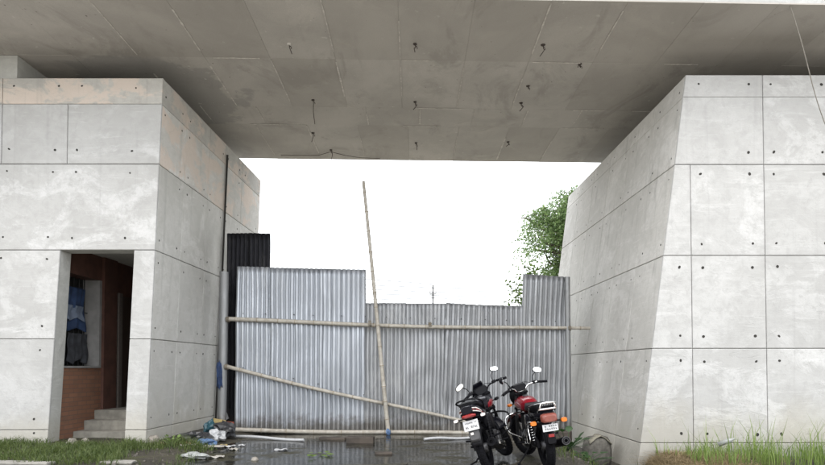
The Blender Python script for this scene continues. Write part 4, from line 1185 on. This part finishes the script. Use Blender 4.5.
    if not st['sport']:
        bp = B(MB().box((-.335, 0, .845), (.03, .20, .055)), 'back_pad', 'seat_vinyl', bev=.01)
        rn = random.Random(5)
        for k in range(8):
            m = MB(); y = .075 - k * .0215
            m.box((-.3525, y, .848), (.003, .004, .024)); m.box((-.3525, y - .006, .848 + rn.choice((-.01, 0, .01))), (.003, .011, .004))
            B(m, 'letter_mark', 'plate', bp)
    # rear mudguard, plate, indicators
    mg = MB(); seg = 14; a0, a1 = R(60), R(168)
    def guard(u, v, r=Rr + .045, w0=.062):
        a = a0 + (a1 - a0) * u; k = (v - .5) * 2
        return (r * math.cos(a), k * w0, Rr + r * math.sin(a) - .014 * k * k)
    mg.grid(seg, 4, guard); B(mg, 'rear_mudguard', 'black_plastic', solid=.005)
    px = -.375 if st['sport'] else -.365; pz = .625 if st['sport'] else .565
    tilt = Matrix.Rotation(R(12 if st['sport'] else 6), 3, 'Y')
    if st['sport']:
        B(MB().box((-.345, 0, .66), (.05, .06, .14), tilt), 'plate_bracket', 'black_plastic', bev=.008)
        B(MB().loft([(-.362, 0, .50, .055, .05, 4), (-.335, 0, .49, .065, .075, 4), (-.29, 0, .50, .06, .06, 4)], 16), 'mud_flap', 'tank_grey')
        B(MB().box((-.375, .015, .525), (.012, .036, .03)), 'reflector', 'lens_clear', bev=.004)
        ps = (.010, .185, .125)
    else:
        B(MB().loft([(-.36, 0, .425, .05, .055, 4), (-.335, 0, .42, .058, .07, 4), (-.30, 0, .43, .052, .06, 4)], 16), 'mud_flap', 'black_plastic')
        B(MB().box((-.368, 0, .470), (.012, .07, .036)), 'reflector', 'lens_red', bev=.004)
        ps = (.010, .190, .085)
    pt = B(MB().box((px, 0, pz), ps, tilt), 'number_plate', 'plate', bev=.003)
    rn = random.Random(st['seed'])
    for row in range(2):
        n = (9, 7)[row] if st['sport'] else (6, 6)[row]
        for k in range(n):
            if rn.random() < .12: continue
            y = (.5 - (k + .5) / n) * ps[1] * .82; hgt = (.018, .032)[row] if st['sport'] else .024
            z = ps[2] * (.24, -.16)[row]; m = MB(); sw = .003 if row == 0 and st['sport'] else .0055
            m.box((-.0062, y, z), (.002, sw, hgt * rn.uniform(.7, 1)))
            m.box((-.0062, y - .005, z + hgt * rn.choice((-.35, .1, .4))), (.002, .012, sw))
            if rn.random() < .6: m.box((-.0062, y - .009, z - hgt * .1), (.002, sw, hgt * .6))
            xf = Matrix.Translation((px, 0, pz)) @ tilt.to_4x4(); m.build('plate_mark', M['ink'], pt, xf)
    iz, ix = (.715, -.33) if st['sport'] else (.635, -.30)
    for s_ in (-1, 1):
        i_w = .15 if st['sport'] else .17
        il = B(MB().tube([(ix, .07 * s_, iz), (ix, i_w * s_, iz)], .009, 7), 'indicator', 'black_plastic')
        B(MB().loft([(ix - .045, i_w * s_ + .02 * s_, iz, .034 if not st['sport'] else .026, .024 if not st['sport'] else .016, 3), (ix - .02, i_w * s_ + .02 * s_, iz, .040 if not st['sport'] else .030, .028 if not st['sport'] else .019, 3), (ix + .02, i_w * s_ + .015 * s_, iz, .022, .018, 3)], 14), 'indicator_lens', 'lens_amber' if not st['sport'] else 'lens_clear', il)
        il = Bs(MB().tube([(1.10, .09 * s_, .80), (1.10, .17 * s_, .80)], .009, 7), 'indicator', 'black_plastic')
        Bs(MB().loft([(1.06, .19 * s_, .80, .026, .018, 3), (1.10, .19 * s_, .80, .034, .024, 3), (1.13, .19 * s_, .80, .02, .015, 3)], 12), 'indicator_lens', 'lens_amber' if not st['sport'] else 'black_plastic', il)
    # steered front end
    for s_ in (-1, 1):
        Bs(MB().tube([(WB, .088 * s_, Rr), (1.14, .088 * s_, .625)], .024, 10).tube([(1.14, .088 * s_, .625), (1.01, .088 * s_, .95)], .017, 10), 'fork_leg', 'black_metal' if st['sport'] else 'alloy')
    Bs(MB().box((1.10, 0, .72), (.06, .21, .035), Matrix.Rotation(R(-22), 3, 'Y')).box((1.015, 0, .935), (.06, .21, .03), Matrix.Rotation(R(-22), 3, 'Y')).tube([(1.10, 0, .70), (1.0, 0, .95)], .03, 10), 'fork_yoke', 'black_metal', bev=.004)
    fg = MB(); b0, b1 = R(35), R(160)
    fg.grid(16, 4, lambda u, v: (WB + (Rr + .035) * math.cos(b0 + (b1 - b0) * u), (v - .5) * .125, Rr + (Rr + .035) * math.sin(b0 + (b1 - b0) * u) - .05 * (v - .5) ** 2 * 1.3))
    Bs(fg, 'front_mudguard', st['front_guard'], solid=.006)
    if st['sport']:
        hc = Bs(MB().loft([(1.00, 0, .90, .10, .10, 3), (1.08, 0, .90, .13, .13, 2.6), (1.17, 0, .87, .11, .11, 2.4), (1.24, 0, .83, .06, .06, 2.2)], 20), 'headlamp_cowl', 'black_paint')
        vs_ = MB(); vs_.grid(10, 8, lambda u, v: (1.12 - .12 * v + .03 * (1 - (2 * u - 1) ** 2), (u - .5) * (.24 - .10 * v), .97 + .16 * v))
        Bs(vs_, 'visor', 'black_paint', hc, solid=.006)
    else:
        hc = Bs(MB().loft([(1.02, 0, .90, .06, .06, 2), (1.06, 0, .90, .10, .10, 2.2), (1.13, 0, .89, .12, .12, 2.4), (1.17, 0, .885, .11, .11, 2.4)], 22), 'headlamp_cowl', 'black_plastic')
        vs_ = MB(); vs_.grid(10, 6, lambda u, v: (1.16 - .10 * v, (u - .5) * (.26 - .08 * v), .97 + .09 * v))
        Bs(vs_, 'visor', 'black_plastic', hc, solid=.006)
    Bs(MB().loft([(1.17, 0, .88, .095, .095, 2.2), (1.19, 0, .878, .08, .08, 2.2), (1.20, 0, .876, .03, .03, 2)], 20), 'headlamp_lens', 'headlamp', hc)
    Bs(MB().loft([(.985, 0, 1.01, .10, .05, 3), (1.03, 0, 1.02, .11, .055, 3), (1.07, 0, 1.0, .08, .04, 3)], 18), 'instrument_cluster', 'black_plastic')
    hb = spline([(.86, .36, 1.00), (.90, .24, 1.03), (.97, .13, 1.02), (1.0, .06, .965), (1.0, -.06, .965), (.97, -.13, 1.02), (.90, -.24, 1.03), (.86, -.36, 1.00)], 5)
    bar = Bs(MB().tube(hb, .0115, 9), 'handlebar', 'chrome' if not st['sport'] else 'black_metal')
    for s_ in (-1, 1):
        Bs(MB().tube([(.905, .235 * s_, 1.03), (.855, .375 * s_, .998)], .018, 10), 'grip', 'rubber', bar)
        Bs(MB().box((.93, .205 * s_, 1.035), (.05, .05, .045)), 'switch_box', 'black_plastic', bar, bev=.008)
        Bs(MB().tube(spline([(.96, .22 * s_, 1.03), (.955, .29 * s_, 1.02), (.91, .38 * s_, .99)], 4), .0065, 6), 'lever', 'black_metal' if st['sport'] else 'alloy', bar)
        mt = Vector((.93, .30 * s_, 1.19)) + Vector((0, st['mirror_dy'], 0))
        mr = Bs(MB().tube(spline([(.93, .20 * s_, 1.05), (.94, .215 * s_, 1.12), (.935, .27 * s_, 1.17), mt], 4), .0065, 7), 'mirror', 'black_metal')
        fold = R(75) if (s_ > 0 and not st['sport']) else 0; ms_ = .85 if st['sport'] else 1.0
        q = Matrix.Translation(mt) @ Matrix.Scale(ms_, 4) @ Matrix.Rotation(fold, 4, 'Z') @ Matrix.Rotation(s_ * R(-10), 4, 'Z') @ Matrix.Rotation(R(-8 if s_ > 0 else 12), 4, 'Y') @ Matrix.Rotation(R(-16) * s_, 4, 'X')
        hm = MB().loft([(-.012, 0, 0, .078, .041, 2.6), (.0, 0, 0, .082, .045, 2.6), (.02, 0, 0, .064, .034, 2.4), (.035, 0, 0, .022, .014, 2)], 20)
        hm.v = [tuple(q @ Vector(p)) for p in hm.v]; Bs(hm, 'mirror_housing', 'black_plastic', mr)
        gm = MB().loft([(-.0155, 0, 0, .073, .037, 2.6), (-.0125, 0, 0, .074, .038, 2.6)], 20)
        gm.v = [tuple(q @ Vector(p)) for p in gm.v]; Bs(gm, 'mirror_glass', 'mirror', mr)
    for s_ in (-1, 1):
        Bs(MB().tube(spline([(.95, .18 * s_, 1.03), (1.10, .10 * s_, 1.06), (1.13, .03 * s_, .9), (1.05, 0, .75)], 5), .005, 5), 'cable', 'black_plastic', bar)
    # guards, pegs, stand
    cg = MB()
    for s_ in (-1, 1):
        cg.tube(spline([(.93, .03 * s_, .66), (.92, .16 * s_, .665), (.90, .28 * s_, .62), (.88, .30 * s_, .52), (.86, .27 * s_, .42), (.84, .14 * s_, .34), (.82, .05 * s_, .30)], 5), .0125, 8)
    B(cg, 'crash_guard', st['guard'])
    if st['saree']:
        sg = MB()
        sg.tube(spline([(.10, .15, .62), (.0, .19, .55), (-.08, .20, .42), (-.02, .20, .36), (.2, .20, .33), (.40, .18, .30)], 5), .008, 7)
        sg.tube(spline([(-.02, .195, .56), (.08, .20, .48), (.10, .20, .35)], 4), .006, 6)
        sg.tube(spline([(.10, .15, .62), (.2, .18, .52), (.28, .19, .33)], 4), .006, 6)
        B(sg, 'leg_guard', 'chrome')
    for s_ in (-1, 1):
        B(MB().tube([(.48, .12 * s_, .30), (.48, .26 * s_, .31)], .014, 8), 'foot_peg', 'rubber')
        hg = B(MB().tube([(.36, .115 * s_, .34), (.16, .135 * s_, .41), (.12, .13 * s_, .6)], .011, 6), 'peg_hanger', 'black_metal')
        B(MB().tube([(.16, .12 * s_, .40), (.16, .23 * s_, .42)], .013, 8), 'foot_peg', 'rubber', hg)
    yy = .30; B(MB().tube([(.44, .11, .24), (.40, .22, .12), (.36, yy, yy * math.tan(lean) + .012)], .012, 7).box((.36, yy, yy * math.tan(lean) + .008), (.07, .04, .014)), 'side_stand', 'black_metal')
    return root
bike1 = dict(label='black sport-tailed motorcycle leaning left, white number plate, nearest the bamboo pole', sport=True, tank='black_paint', shroud='red_paint', side='black_plastic', front_guard='black_paint',
             spring='black_metal', chrome_exhaust=False, guard='black_metal', saree=False, mirror_dy=0, seed=3)
bike2 = dict(label='red-tanked motorcycle with chrome guards and amber indicators, nearest the right abutment', sport=False, tank='red_paint', shroud='maroon', side='black_paint', front_guard='maroon',
             spring='chrome', chrome_exhaust=True, guard='chrome', saree=True, mirror_dy=0, seed=8)
motorcycle((.92, 7.12, gz(.92, 7.12) - .005), R(74), R(16), R(36), bike1)
motorcycle((1.645, 7.27, gz(1.645, 7.27) - .005), R(92.5), R(8), R(20), bike2)
# =================================================================== GRIT
def grit():
    rn = random.Random(44); V, Fc = [], []
    for _ in range(2600):
        x, y = rn.uniform(-4.2, 3.2), rn.uniform(7.2, 11.3); z = gz(x, y)
        if z < -.004 or (noise.noise(Vector((x * 1.6, y * 1.6, 5))) < rn.uniform(-.5, .3)): continue
        r = rn.uniform(.006, .026) * (1.6 if rn.random() < .06 else 1); i = len(V); a = rn.uniform(0, 6)
        for k in range(4): V.append((x + r * math.cos(a + k * 1.57) * rn.uniform(.7, 1.2), y + r * math.sin(a + k * 1.57) * rn.uniform(.7, 1.2), z - .004))
        for k in range(4): V.append((x + .6 * r * math.cos(a + k * 1.57), y + .6 * r * math.sin(a + k * 1.57), z + r * rn.uniform(.3, .7)))
        Fc += [(i + 4, i + 5, i + 6, i + 7)] + [(i + k, i + (k + 1) % 4, i + 4 + (k + 1) % 4, i + 4 + k) for k in range(4)]
    tag(MB().add(V, Fc).build('gravel', M['grit']), 'small grit and pebbles scattered over the mud', 'gravel', kind='stuff')
M['grit'] = foliage('grit', (.05, .045, .038), (.20, .185, .16), .9)
grit()
